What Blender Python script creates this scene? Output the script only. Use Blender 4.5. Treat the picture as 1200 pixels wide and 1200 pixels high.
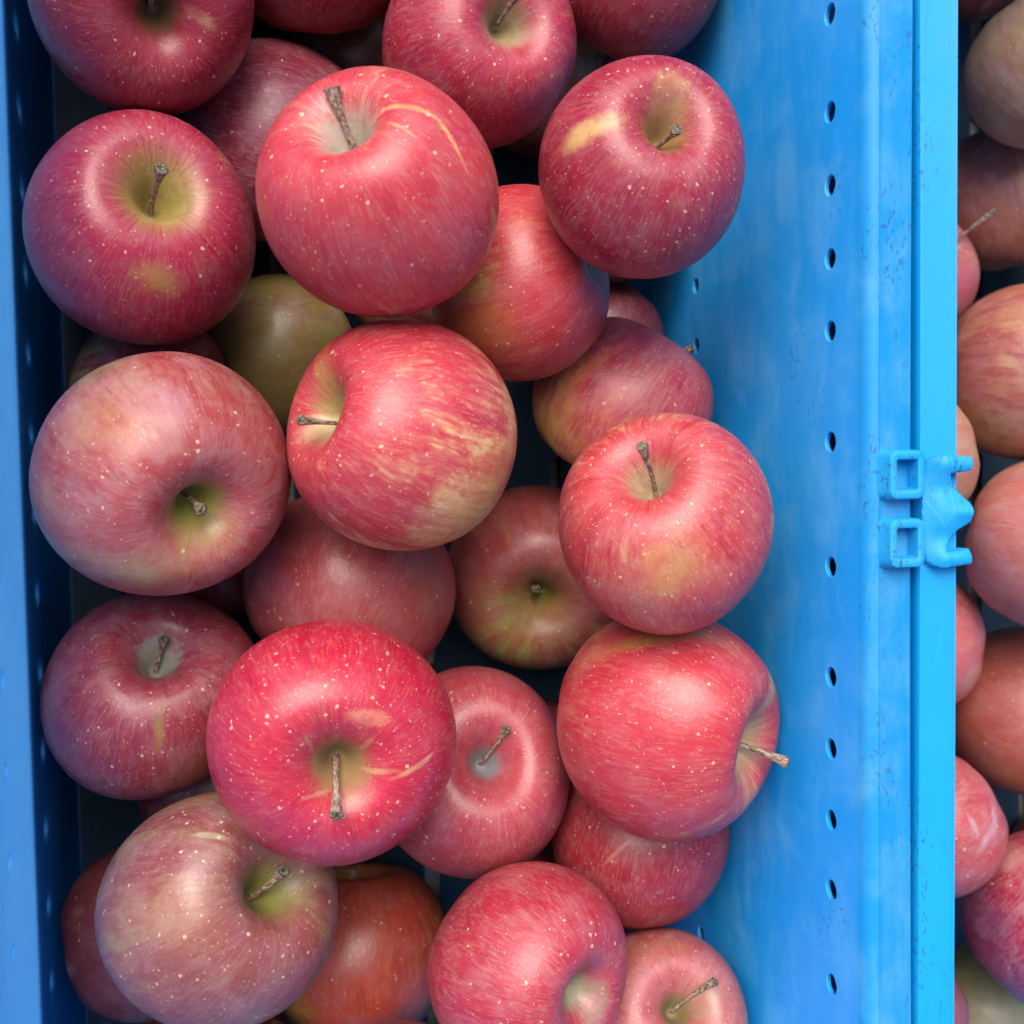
import bpy, bmesh, math, random
import numpy as np
from mathutils import Vector, Matrix, Quaternion
from mathutils.geometry import delaunay_2d_cdt

for o in list(bpy.data.objects):
    bpy.data.objects.remove(o, do_unlink=True)
scene = bpy.context.scene
COL = scene.collection
rad = math.radians

# ------------------------------------------------------------------ camera, sky, sun, exposure
cam_d = bpy.data.cameras.new('camera')
cam_d.sensor_width = 36.0
cam_d.lens = 38.61
cam_d.clip_start = 0.01
cam_d.clip_end = 100.0
cam = bpy.data.objects.new('camera', cam_d)
COL.objects.link(cam)
cam.location = (0.0, 0.0, 0.54)
cam.rotation_mode = 'QUATERNION'
cam.rotation_quaternion = (0.9932, -0.0233, -0.1139, -0.0107)
scene.camera = cam
cam_d.dof.use_dof = True
cam_d.dof.focus_distance = 0.385
cam_d.dof.aperture_fstop = 11.0

SUN_DIR = Vector((-0.22, 0.56, 0.80)).normalized()
SUN_EL = math.asin(SUN_DIR.z)
SUN_AZ = math.atan2(SUN_DIR.x, SUN_DIR.y)
world = bpy.data.worlds.new('World')
scene.world = world
world.use_nodes = True
wn = world.node_tree.nodes
wn.clear()
w_out = wn.new('ShaderNodeOutputWorld')
w_bg = wn.new('ShaderNodeBackground')
w_sky = wn.new('ShaderNodeTexSky')
w_sky.sky_type = 'NISHITA'
w_sky.sun_disc = False
w_sky.sun_elevation = SUN_EL
w_sky.sun_rotation = SUN_AZ
w_sky.dust_density = 4.0
w_sky.air_density = 1.0
w_bg.inputs['Strength'].default_value = 0.105
world.node_tree.links.new(w_sky.outputs[0], w_bg.inputs['Color'])
world.node_tree.links.new(w_bg.outputs[0], w_out.inputs['Surface'])

sun_d = bpy.data.lights.new('sun', 'SUN')
sun_d.energy = 1.5
sun_d.angle = rad(48)
sun_d.color = (1.0, 0.96, 0.90)
sun = bpy.data.objects.new('sun', sun_d)
COL.objects.link(sun)
sun.location = SUN_DIR * 3
sun.rotation_euler = (-SUN_DIR).to_track_quat('-Z', 'Y').to_euler()

vs = scene.view_settings
vs.view_transform = 'Standard'
vs.look = 'None'
vs.gamma = 1.0
vs.use_curve_mapping = False
vs.exposure = 1.2
scene.cycles.max_bounces = 5
scene.cycles.diffuse_bounces = 3
scene.cycles.glossy_bounces = 2
scene.render.resolution_x = 1024
scene.render.resolution_y = 1024

# ------------------------------------------------------------------ helpers
def lin(h):
    c = [int(h[i:i + 2], 16) / 255 for i in (0, 2, 4)]
    return tuple(x / 12.92 if x <= .04045 else ((x + .055) / 1.055) ** 2.4 for x in c) + (1.0,)

def skin_rgb(h):
    r, g, b, a = lin(h)
    return (r * .74, g * .70, b * .58, 1.0)

def mesh_object(name, verts, faces, mat, parent=None, smooth=False):
    me = bpy.data.meshes.new(name)
    me.from_pydata([tuple(v) for v in verts], [], [tuple(f) for f in faces])
    me.update()
    if smooth:
        me.polygons.foreach_set('use_smooth', [True] * len(me.polygons))
    me.materials.append(mat)
    o = bpy.data.objects.new(name, me)
    COL.objects.link(o)
    o.parent = parent
    return o

def bm_object(name, bm, mat, parent=None, smooth=False):
    bmesh.ops.recalc_face_normals(bm, faces=bm.faces)
    me = bpy.data.meshes.new(name)
    bm.to_mesh(me)
    bm.free()
    if smooth:
        me.polygons.foreach_set('use_smooth', [True] * len(me.polygons))
        me.set_sharp_from_angle(angle=rad(40))
    me.materials.append(mat)
    o = bpy.data.objects.new(name, me)
    COL.objects.link(o)
    o.parent = parent
    return o

def empty(name, loc, label, cat, group=None):
    o = bpy.data.objects.new(name, None)
    o.empty_display_size = 0.02
    COL.objects.link(o)
    o.location = loc
    o['label'] = label
    o['category'] = cat
    if group:
        o['group'] = group
    return o

class NT:
    """small wrapper to write node trees briefly"""
    def __init__(self, tree):
        self.t = tree
    def n(self, kind, **kw):
        nd = self.t.nodes.new(kind)
        for k, v in kw.items():
            setattr(nd, k, v)
        return nd
    def link(self, a, b):
        self.t.links.new(a, b)
    def val(self, sock, v):
        if hasattr(v, 'is_linked') or isinstance(v, bpy.types.NodeSocket):
            self.link(v, sock)
        else:
            sock.default_value = v
    def math(self, op, a, b=None, c=None, clamp=False):
        nd = self.n('ShaderNodeMath', operation=op, use_clamp=clamp)
        for i, v in enumerate((a, b, c)):
            if v is not None:
                self.val(nd.inputs[i], v)
        return nd.outputs[0]
    def vmath(self, op, a, b=None, scale=None):
        nd = self.n('ShaderNodeVectorMath', operation=op)
        self.val(nd.inputs[0], a)
        if b is not None:
            self.val(nd.inputs[1], b)
        if scale is not None:
            self.val(nd.inputs['Scale'], scale)
        return nd.outputs['Value'] if op in ('LENGTH', 'DOT_PRODUCT', 'DISTANCE') else nd.outputs[0]
    def step(self, v, lo, hi, a=0.0, b=1.0):
        nd = self.n('ShaderNodeMapRange', interpolation_type='SMOOTHSTEP')
        for i, x in enumerate((v, lo, hi, a, b)):
            self.val(nd.inputs[i], x)
        return nd.outputs[0]
    def mix(self, f, a, b, mode='MIX'):
        nd = self.n('ShaderNodeMix', data_type='RGBA', blend_type=mode)
        self.val(nd.inputs['Factor'], f)
        self.val(nd.inputs['A'], a) if False else self.val(nd.inputs[6], a)
        self.val(nd.inputs[7], b)
        return nd.outputs[2]
    def noise(self, vec, scale, detail=3.0, rough=.55, dist=0.0):
        nd = self.n('ShaderNodeTexNoise')
        self.val(nd.inputs['Vector'], vec)
        nd.inputs['Scale'].default_value = scale
        nd.inputs['Detail'].default_value = detail
        nd.inputs['Roughness'].default_value = rough
        nd.inputs['Distortion'].default_value = dist
        return nd.outputs[0]

def new_mat(name):
    m = bpy.data.materials.new(name)
    m.use_nodes = True
    m.node_tree.nodes.clear()
    N = NT(m.node_tree)
    out = N.n('ShaderNodeOutputMaterial')
    bs = N.n('ShaderNodeBsdfPrincipled')
    N.link(bs.outputs[0], out.inputs['Surface'])
    return m, N, bs

# ------------------------------------------------------------------ plastic and ground materials
def plastic(name, base, dusty, worn, dust=.35, specks=.5, rough=.42, glow=0.0, gather=.52):
    m, N, bs = new_mat(name)
    co = N.n('ShaderNodeTexCoord').outputs['Object']
    broad = N.noise(co, 9, 4, .6)
    stretched = N.vmath('MULTIPLY', co, (1.0, .12, .5))
    streak = N.noise(stretched, 130, 3, .6)
    cloud = N.noise(co, 38, 5, .65, .4)
    col = N.mix(N.math('MULTIPLY', N.step(broad, .35, .72), .55), lin(base), lin(worn))
    d = N.math('MULTIPLY', N.step(N.math('ADD', N.math('MULTIPLY', cloud, .6), N.math('MULTIPLY', streak, .4)), .42, .68), dust)
    col = N.mix(d, col, lin(dusty))
    # grime in scratches, gathered in clusters
    fine = N.noise(N.vmath('MULTIPLY', co, (1.0, .45, .6)), 900, 2, .5)
    where = N.step(N.noise(N.vmath('MULTIPLY', co, (1.6, .5, 1.0)), 42, 3, .6), gather, gather + .18)
    sp = N.math('MULTIPLY', N.math('MULTIPLY', N.step(fine, .58, .66), where), specks)
    col = N.mix(sp, col, lin('24486e'))
    # long hairline scuffs
    w = N.n('ShaderNodeTexVoronoi', feature='DISTANCE_TO_EDGE')
    N.link(N.vmath('MULTIPLY', N.vmath('ADD', co, (.13, .07, .21)), (1.0, .22, .8)), w.inputs['Vector'])
    w.inputs['Scale'].default_value = 60
    hair = N.math('MULTIPLY', N.math('SUBTRACT', 1.0, N.step(w.outputs['Distance'], 0.0, .012)), N.step(N.noise(co, 26, 2), .54, .64))
    col = N.mix(N.math('MULTIPLY', hair, .22 if glow else .06), col, lin('a9d6f2'))
    N.link(col, bs.inputs['Base Color'])
    r = N.math('ADD', rough, N.math('MULTIPLY', d, .35))
    N.link(r, bs.inputs['Roughness'])
    bs.inputs['Specular IOR Level'].default_value = .35
    bp = N.n('ShaderNodeBump')
    bp.inputs['Strength'].default_value = .12
    bp.inputs['Distance'].default_value = .001
    N.link(N.noise(co, 60, 1), bp.inputs['Height'])
    N.link(bp.outputs[0], bs.inputs['Normal'])
    if glow:                                # thin polyethylene lets some light through
        tr = N.n('ShaderNodeBsdfTranslucent')
        N.link(N.mix(.45, col, (.7, .95, 1, 1)), tr.inputs['Color'])
        mx = N.n('ShaderNodeMixShader')
        mx.inputs[0].default_value = glow
        N.link(bs.outputs[0], mx.inputs[1])
        N.link(tr.outputs[0], mx.inputs[2])
        N.link(mx.outputs[0], next(n for n in m.node_tree.nodes if n.type == 'OUTPUT_MATERIAL').inputs['Surface'])
    return m

M_THIN = plastic('thin_blue_plastic', '28aefa', '68c0f6', '20a4f6', .5, .45, .42, .72)
M_WALL = plastic('blue_plastic_wall', '20a8fa', '62baf6', '18a0f6', .6, .35, .42)
M_RIM = plastic('blue_plastic_rim', '0a80c0', '4a94ba', '0a80c6', .75, .65, .5, 0.0, .48)
M_RIM2 = plastic('cyan_plastic_rim', '008cca', '0a90c8', '0088cc', .4, .6, .5, 0.0, .48)
M_FLOOR = plastic('dusty_shade_dark_floor', '0e2a3e', '24383f', '0b2233', .6, .6, .6)  # dusty floor plastic, darkened further to paint deep shade in the gaps
M_SOCKET = plastic('blue_plastic_fitting', '088ac6', '3898c2', '088cca', .45, .75, .5, 0.0, .42)

def ground_mat():
    m, N, bs = new_mat('concrete')
    co = N.n('ShaderNodeTexCoord').outputs['Object']
    col = N.mix(N.noise(co, 6, 6, .65), lin('8f8c86'), lin('b4b0a8'))
    col = N.mix(N.math('MULTIPLY', N.step(N.noise(co, 220, 2), .55, .7), .4), col, lin('6c6963'))
    N.link(col, bs.inputs['Base Color'])
    bs.inputs['Roughness'].default_value = .9
    return m
M_GROUND = ground_mat()

# ------------------------------------------------------------------ apple skin
def apple_group():
    g = bpy.data.node_groups.new('apple_skin', 'ShaderNodeTree')
    I = g.interface
    for nm, ty in (('Ground', 'NodeSocketColor'), ('Blush', 'NodeSocketColor'), ('Deep', 'NodeSocketColor'), ('Cavity', 'NodeSocketColor'),
                   ('Coverage', 'NodeSocketFloat'), ('Side', 'NodeSocketVector'), ('Seed', 'NodeSocketVector'), ('Stripe', 'NodeSocketFloat'),
                   ('CavSize', 'NodeSocketFloat'), ('Ragged', 'NodeSocketFloat'), ('Bloom', 'NodeSocketFloat')):
        I.new_socket(nm, in_out='INPUT', socket_type=ty)
    for nm, ty in (('Color', 'NodeSocketColor'), ('Bloom', 'NodeSocketFloat')):
        I.new_socket(nm, in_out='OUTPUT', socket_type=ty)
    N = NT(g)
    gi = N.n('NodeGroupInput').outputs
    go = N.n('NodeGroupOutput').inputs
    co = N.n('ShaderNodeTexCoord').outputs['Object']
    t = N.n('ShaderNodeAttribute', attribute_name='along').outputs['Fac']
    seed = gi['Seed']
    nrm = N.vmath('NORMALIZE', co)
    flat = N.vmath('NORMALIZE', N.vmath('ADD', N.vmath('MULTIPLY', co, (1, 1, 0)), (1e-5, 0, 0)))
    tv = N.n('ShaderNodeCombineXYZ')
    N.link(t, tv.inputs['Z'])
    tvec = tv.outputs[0]
    warp = N.n('ShaderNodeTexNoise')
    N.link(N.vmath('ADD', co, seed), warp.inputs['Vector'])
    warp.inputs['Scale'].default_value = 2.2
    wv = N.vmath('SUBTRACT', warp.outputs['Color'], (.5, .5, .5))
    def merid(k, m, ws):
        a = N.vmath('SCALE', flat, scale=k)
        b = N.vmath('SCALE', tvec, scale=m)
        s = N.vmath('ADD', N.vmath('ADD', a, b), seed)
        return N.vmath('ADD', s, N.vmath('SCALE', wv, scale=ws))
    s1 = N.noise(merid(4.0, 2.6, 1.6), 1.0, 4, .6)
    s2 = N.noise(merid(15.0, 6.0, 2.5), 1.0, 3, .6)
    s3 = N.noise(merid(42.0, 26.0, 4.0), 1.0, 1, .6)
    n1 = N.noise(N.vmath('ADD', co, seed), 1.3, 3, .55, .3)
    n2 = N.noise(N.vmath('ADD', co, seed), 11.0, 3, .65, .2)
    n3 = N.noise(N.vmath('ADD', N.vmath('SCALE', co, scale=1.0), N.vmath('SCALE', seed, scale=1.7)), 3.2, 4, .68, .3)
    n4 = N.noise(N.vmath('ADD', co, seed), 60.0, 1, .6)
    b = N.math('MULTIPLY', N.vmath('DOT_PRODUCT', nrm, gi['Side']), .28)
    b = N.math('ADD', b, N.math('SUBTRACT', gi['Coverage'], .06))
    for nz, w in ((n1, 1.15), (s1, .95), (s2, .65), (n2, .45), (s3, .35)):
        b = N.math('ADD', b, N.math('MULTIPLY', N.math('SUBTRACT', nz, .5), w))
    mask = N.step(b, .25, .85)
    col = N.mix(mask, gi['Ground'], gi['Blush'])
    deep = N.math('ADD', N.math('MULTIPLY', s1, .5), N.math('MULTIPLY', s2, .5))
    dm = N.math('MULTIPLY', N.math('MULTIPLY', N.step(deep, .46, .64), gi['Stripe']), mask)
    col = N.mix(dm, col, gi['Deep'])
    # short pale streaks and mottling of the skin
    pale = N.math('MULTIPLY', N.step(N.math('ADD', N.math('MULTIPLY', s3, .6), N.math('MULTIPLY', n2, .4)), .50, .64), .30)
    col = N.mix(pale, col, N.mix(.55, gi['Ground'], gi['Blush']))
    dark = N.math('MULTIPLY', N.step(n4, .52, .66), .09)
    col = N.mix(dark, col, gi['Deep'])
    # waxy bloom
    bl = N.math('MULTIPLY', N.step(N.math('ADD', N.math('MULTIPLY', n3, .7), N.math('MULTIPLY', s3, .3)), .40, .66), gi['Bloom'])
    col = N.mix(bl, col, skin_rgb('c3a2b4'))
    # stem hollow with a ragged, streaked edge
    e = N.math('ADD', t, N.math('MULTIPLY', N.math('SUBTRACT', N.math('ADD', N.math('MULTIPLY', s2, .6), N.math('MULTIPLY', s3, .4)), .5), N.math('MULTIPLY', gi['Ragged'], 1.8)))
    cm = N.math('SUBTRACT', 1.0, N.step(e, N.math('MULTIPLY', gi['CavSize'], .55), N.math('MULTIPLY', gi['CavSize'], 1.1)))
    cavc = N.mix(N.step(n2, .35, .7), gi['Cavity'], N.mix(.35, gi['Cavity'], lin('5c5230')))
    col = N.mix(N.math('MULTIPLY', cm, .92), col, cavc)
    # greenish calyx end
    cx = N.step(N.math('ADD', t, N.math('MULTIPLY', N.math('SUBTRACT', s2, .5), .12)), .86, .97)
    col = N.mix(N.math('MULTIPLY', cx, .7), col, skin_rgb('a09a58'))
    N.link(col, go['Color'])
    N.link(bl, go['Bloom'])
    return g
GROUP = apple_group()

def lenticel_layer(N, co, j, seed, scale, rmin, rmax, dens):
    v = N.n('ShaderNodeTexVoronoi', feature='F1')
    p = N.vmath('ADD', N.vmath('ADD', co, seed), N.vmath('SCALE', N.vmath('SUBTRACT', j.outputs['Color'], (.5, .5, .5)), scale=.035))
    N.link(p, v.inputs['Vector'])
    v.inputs['Scale'].default_value = scale
    s = N.n('ShaderNodeSeparateColor')
    N.link(v.outputs['Color'], s.inputs[0])
    r = N.math('MULTIPLY', N.math('SUBTRACT', 1.2, N.math('MULTIPLY', N.n('ShaderNodeAttribute', attribute_name='along').outputs['Fac'], .55)), N.math('ADD', rmin, N.math('MULTIPLY', N.math('POWER', s.outputs[0], 2.0), rmax - rmin)))
    m = N.math('SUBTRACT', 1.0, N.step(v.outputs['Distance'], N.math('MULTIPLY', r, .45), r))
    keep = N.math('LESS_THAN', s.outputs[1], dens)
    return N.math('MULTIPLY', m, keep)

def apple_mat(row):
    (key, kind, loc, R, q, seed, h, tip, g, b, d, c, cov, side, stripe, cs, rag, bloom, lent, marks, label) = row
    m, N, bs = new_mat('apple_skin_' + b)
    sv = (seed * .37 % 19, seed * .73 % 23, seed * .11 % 17)
    gn = N.n('ShaderNodeGroup', node_tree=GROUP)
    for nm, v in (('Ground', skin_rgb(g)), ('Blush', skin_rgb(b)), ('Deep', skin_rgb(d)), ('Cavity', skin_rgb(c)), ('Coverage', cov), ('Side', side), ('Seed', sv),
                  ('Stripe', stripe), ('CavSize', cs), ('Ragged', rag), ('Bloom', bloom)):
        gn.inputs[nm].default_value = v
    col = gn.outputs['Color']
    co = N.n('ShaderNodeTexCoord').outputs['Object']
    t = N.n('ShaderNodeAttribute', attribute_name='along').outputs['Fac']
    if marks:
        w1 = N.n('ShaderNodeTexNoise')
        w1.inputs['Scale'].default_value = 5.5
        w1.inputs['Detail'].default_value = 4.0
        w1.inputs['Roughness'].default_value = .65
        N.link(N.vmath('ADD', co, sv), w1.inputs['Vector'])
        wcol = N.vmath('SUBTRACT', w1.outputs['Color'], (.5, .5, .5))
        fine = N.noise(N.vmath('ADD', co, sv), 22, 3, .75)
        brk = w1.outputs['Fac']
    for (p, u, nv, a, bb, hx, st, so, wa) in marks:
        u = Vector(u); nv = Vector(nv); v = nv.cross(u)
        rot = Matrix((u, v, nv)).transposed().to_euler()
        mp = N.n('ShaderNodeMapping', vector_type='TEXTURE')
        mp.inputs['Location'].default_value = p
        mp.inputs['Rotation'].default_value = rot
        mp.inputs['Scale'].default_value = (a, bb, max(a, .25))
        N.link(N.vmath('ADD', co, N.vmath('SCALE', wcol, scale=wa * min(.5, 2.2 * min(a, bb)))), mp.inputs['Vector'])
        dist = N.math('ADD', N.vmath('LENGTH', mp.outputs[0]), N.math('MULTIPLY', N.math('SUBTRACT', fine, .5), 2.2 * wa))
        f = N.math('MULTIPLY', N.math('SUBTRACT', 1.0, N.step(dist, 1.0 - so, 1.0 + .25 * so)), N.math('MULTIPLY', N.step(brk, .36, .60, .45, 1.0), st))
        tint = N.mix(N.math('MULTIPLY', fine, .4), skin_rgb(hx), col)
        col = N.mix(f, col, tint)
    # lenticels: two sizes of pale corky dots
    j = N.n('ShaderNodeTexNoise')
    j.inputs['Scale'].default_value = 40
    j.inputs['Detail'].default_value = 1
    N.link(co, j.inputs['Vector'])
    l1 = lenticel_layer(N, co, j, sv, 11.5, .05, .25, .85 * lent)
    l2 = lenticel_layer(N, co, j, (sv[1], sv[2], sv[0]), 27.0, .06, .30, .9 * lent)
    fade = N.math('MULTIPLY', N.step(t, .08, .20), N.step(t, .99, .93))
    lf = N.math('MULTIPLY', N.math('MAXIMUM', N.math('MULTIPLY', l1, .70), N.math('MULTIPLY', l2, .48)), fade)
    col = N.mix(lf, col, skin_rgb('f6dcbc'))
    N.link(col, bs.inputs['Base Color'])
    rg = N.math('ADD', N.math('ADD', .25, N.math('MULTIPLY', j.outputs['Fac'], .16)), N.math('ADD', N.math('MULTIPLY', gn.outputs['Bloom'], .9), N.math('MULTIPLY', lf, .2)))
    N.link(rg, bs.inputs['Roughness'])
    bs.inputs['Specular IOR Level'].default_value = .5
    bp = N.n('ShaderNodeBump')
    bp.inputs['Strength'].default_value = .035
    bp.inputs['Distance'].default_value = .02
    N.link(N.noise(N.vmath('ADD', co, sv), 26.0, 2, .6), bp.inputs['Height'])
    N.link(bp.outputs[0], bs.inputs['Normal'])
    return m

def stem_mats():
    m, N, bs = new_mat('stem_bark')
    co = N.n('ShaderNodeTexCoord').outputs['Object']
    n = N.noise(N.vmath('MULTIPLY', co, (1, 1, .35)), 34, 4, .65)
    col = N.mix(N.step(n, .35, .68), lin('6a5040'), lin('bda68e'))
    col = N.mix(N.math('MULTIPLY', N.step(N.noise(co, 16, 3), .5, .65), .5), col, lin('8a5a58'))
    N.link(col, bs.inputs['Base Color'])
    bs.inputs['Roughness'].default_value = .6
    bp = N.n('ShaderNodeBump')
    bp.inputs['Strength'].default_value = .5
    bp.inputs['Distance'].default_value = .02
    N.link(n, bp.inputs['Height'])
    N.link(bp.outputs[0], bs.inputs['Normal'])
    m2, N, bs = new_mat('stem_cut_end')
    co = N.n('ShaderNodeTexCoord').outputs['Object']
    n = N.noise(co, 42, 4, .7)
    N.link(N.mix(N.step(n, .4, .62), lin('6a5a48'), lin('cbbf9c')), bs.inputs['Base Color'])
    bs.inputs['Roughness'].default_value = .75
    bp = N.n('ShaderNodeBump')
    bp.inputs['Strength'].default_value = .8
    bp.inputs['Distance'].default_value = .03
    N.link(n, bp.inputs['Height'])
    N.link(bp.outputs[0], bs.inputs['Normal'])
    m3, N, bs = new_mat('dried_calyx')
    bs.inputs['Base Color'].default_value = lin('4d3d2a')
    bs.inputs['Roughness'].default_value = .85
    return m, m2, m3
M_STEM, M_CUT, M_CALYX = stem_mats()

# ------------------------------------------------------------------ apple geometry
PROFILE = [(0,.40),(.045,.415),(.09,.49),(.15,.60),(.22,.70),(.32,.785),(.44,.825),(.58,.80),(.73,.70),(.87,.51),(.965,.27),(1,.02),(.972,-.22),(.885,-.45),(.755,-.635),(.60,-.765),(.45,-.83),(.32,-.83),(.22,-.78),(.13,-.72),(.06,-.68),(0,-.67)]
def profile(n):
    """n+1 samples of the half outline, from the stem cavity to the calyx basin"""
    P = np.array(PROFILE, float)
    P = np.vstack([[-P[1][0], P[1][1]], P, [-P[-2][0], P[-2][1]]])
    seg = []
    for i in range(1, len(P) - 2):
        for u in np.linspace(0, 1, 12, endpoint=False):
            a, b, c, d = P[i-1], P[i], P[i+1], P[i+2]
            seg.append(.5*((2*b)+(c-a)*u+(2*a-5*b+4*c-d)*u*u+(3*b-a-3*c+d)*u**3))
    seg.append(P[-2]); seg = np.array(seg)
    L = np.concatenate([[0], np.cumsum(np.linalg.norm(np.diff(seg, axis=0), axis=1))]); L /= L[-1]
    t = np.linspace(0, 1, n + 1)
    return t, np.interp(t, L, seg[:, 0]), np.interp(t, L, seg[:, 1])
def apple_points(seed, h, cav, nseg, nring):
    """rings of points of one apple, equator radius 1; every seed has its own lopsidedness"""
    rs = np.random.RandomState(seed)
    p = rs.uniform(0, 2*math.pi, 6); a = rs.uniform(.3, 1, 6)
    t, r, z = profile(nring)
    r = np.clip(r, 0, None)
    r = np.where(t < .22, r*(1 + (cav-1)*.5*np.clip((.22-t)/.12, 0, 1)), r)
    th = np.linspace(0, 2*math.pi, nseg, endpoint=False)
    T, TH = np.meshgrid(t, th, indexing='ij'); R = r[:, None] + 0*TH; Z = z[:, None] + 0*TH
    low = np.clip(-Z, 0, 1); up = np.clip(Z, 0, 1); inner = np.clip((T-.02)/.2, 0, 1)
    m = 1 + .014*a[0]*np.cos(TH-p[0]) + .028*a[1]*np.cos(2*(TH-p[1])) + .016*a[2]*np.cos(3*(TH-p[2]))*(1+up) \
        + .016*a[3]*np.cos(5*(TH-p[3]))*low*1.4
    X = R*m*np.cos(TH); Y = R*m*np.sin(TH)
    rr = np.clip(R, 0, 1)
    Z = Z*h*(1+.0) + inner*(.075*a[4]*np.cos(TH-p[4])*rr*up*1.3 + .045*a[5]*np.cos(2*(TH-p[5]))*rr*up - .05*a[0]*np.cos(TH-p[5])*rr*low
                            + .014*np.cos(5*(TH-p[3]))*low*(R < .6)*R*2)
    sh = .05*(a[2]-.6)
    X = X + sh*Z; Y = Y + .05*(a[3]-.6)*Z
    return t, X, Y, Z

NSEG, NRING = 96, 68
def apple_skin(row, parent):
    seed, h = row[5], row[6]
    t, X, Y, Z = apple_points(seed, h, 1.0, NSEG, NRING)
    n, s = X.shape
    verts = [(X[0, 0], Y[0, 0], Z[0, 0])]
    al = [0.0]
    for i in range(1, n - 1):
        verts += list(zip(X[i], Y[i], Z[i]))
        al += [t[i]] * s
    verts.append((X[-1, 0], Y[-1, 0], Z[-1, 0]))
    al.append(1.0)
    last = len(verts) - 1
    ring = lambda i, j: 1 + (i - 1) * s + j % s
    faces = [(0, ring(1, j), ring(1, j + 1)) for j in range(s)]
    for i in range(1, n - 2):
        faces += [(ring(i, j), ring(i + 1, j), ring(i + 1, j + 1), ring(i, j + 1)) for j in range(s)]
    faces += [(ring(n - 2, j), last, ring(n - 2, j + 1)) for j in range(s)]
    o = mesh_object('skin', verts, faces, apple_mat(row), parent, True)
    at = o.data.attributes.new('along', 'FLOAT', 'POINT')
    at.data.foreach_set('value', al)
    return o, Vector(verts[0]), Vector(verts[-1])

def tube_rings(pts, radii, seg, rng, rough):
    """rings of a bent tapering tube; returns vertex and face lists"""
    V, Fc = [], []
    ph = [rng.uniform(0, 6.28) for _ in range(3)]
    for i, p in enumerate(pts):
        d = (pts[min(i + 1, len(pts) - 1)] - pts[max(i - 1, 0)]).normalized()
        a = d.cross(Vector((.31, .87, .39))).normalized()
        b = d.cross(a)
        for j in range(seg):
            th = 2 * math.pi * j / seg
            r = radii[i] * (1 + rough * (math.sin(2 * th + ph[0] + i * .2) + .6 * math.sin(3 * th + ph[1] - i * .5)) + rough * rng.uniform(-.4, .4))
            V.append(p + (a * math.cos(th) + b * math.sin(th)) * r)
    for i in range(len(pts) - 1):
        for j in range(seg):
            Fc.append((i * seg + j, i * seg + (j + 1) % seg, (i + 1) * seg + (j + 1) % seg, (i + 1) * seg + j))
    return V, Fc

def apple_stem(row, base, parent):
    rng = random.Random(row[5])
    tip = Vector(row[7])
    b0 = base - Vector((0, 0, .03))
    L = (tip - b0).length
    mid = b0.lerp(tip, .45) + Vector((rng.uniform(-.04, .04), rng.uniform(-.04, .04), .06)) * min(1, L * 1.6)
    thick = rng.uniform(.022, .029) * (1.25 if row[0] in ('C',) else 1)
    n = 14
    pts, rr = [], []
    for i in range(n + 1):
        u = i / n
        pts.append(b0 * (1 - u) ** 2 + mid * 2 * u * (1 - u) + tip * u * u)
        rr.append(thick * (1.15 - .35 * math.sin(min(1, u * 1.25) * math.pi) ** 1 + .85 * max(0, (u - .72) / .28) ** 1.4))
    V, Fc = tube_rings(pts, rr, 14, rng, .05)
    st = mesh_object('stem', V, Fc, M_STEM, parent, True)
    d = (tip - pts[-2]).normalized()
    ends = [tip - d * .004, tip + d * .006, tip + d * .012, tip + d * .007]
    V2, F2 = tube_rings(ends, [rr[-1] * .99, rr[-1] * .93, rr[-1] * .62, rr[-1] * .28], 14, rng, .10)
    F2.append(tuple(range(len(V2) - 14, len(V2))))
    mesh_object('stem_end', V2, F2, M_CUT, st, True)
    return st

def apple_calyx(row, low, parent):
    rng = random.Random(row[5] + 3)
    V, Fc = [], []
    for k in range(5):
        th = k * 2 * math.pi / 5 + rng.uniform(-.2, .2)
        c, s = math.cos(th), math.sin(th)
        prof = [(.015, .004, .028), (.06, -.02, .034), (.10, -.06, .022), (.12, -.10 - rng.uniform(0, .03), .004)]
        i0 = len(V)
        for (r, z, w) in prof:
            for (sg, dz) in ((-1, 0), (1, 0), (0, .012)):
                V.append((low.x + c * r - s * w * sg, low.y + s * r + c * w * sg, low.z + z + dz))
        for i in range(3):
            a = i0 + i * 3
            Fc += [(a, a + 1, a + 4, a + 3), (a + 1, a + 2, a + 5, a + 4), (a + 2, a, a + 3, a + 5)]
        Fc.append((i0 + 9, i0 + 10, i0 + 11))
    return mesh_object('calyx', V, Fc, M_CALYX, parent)

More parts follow.
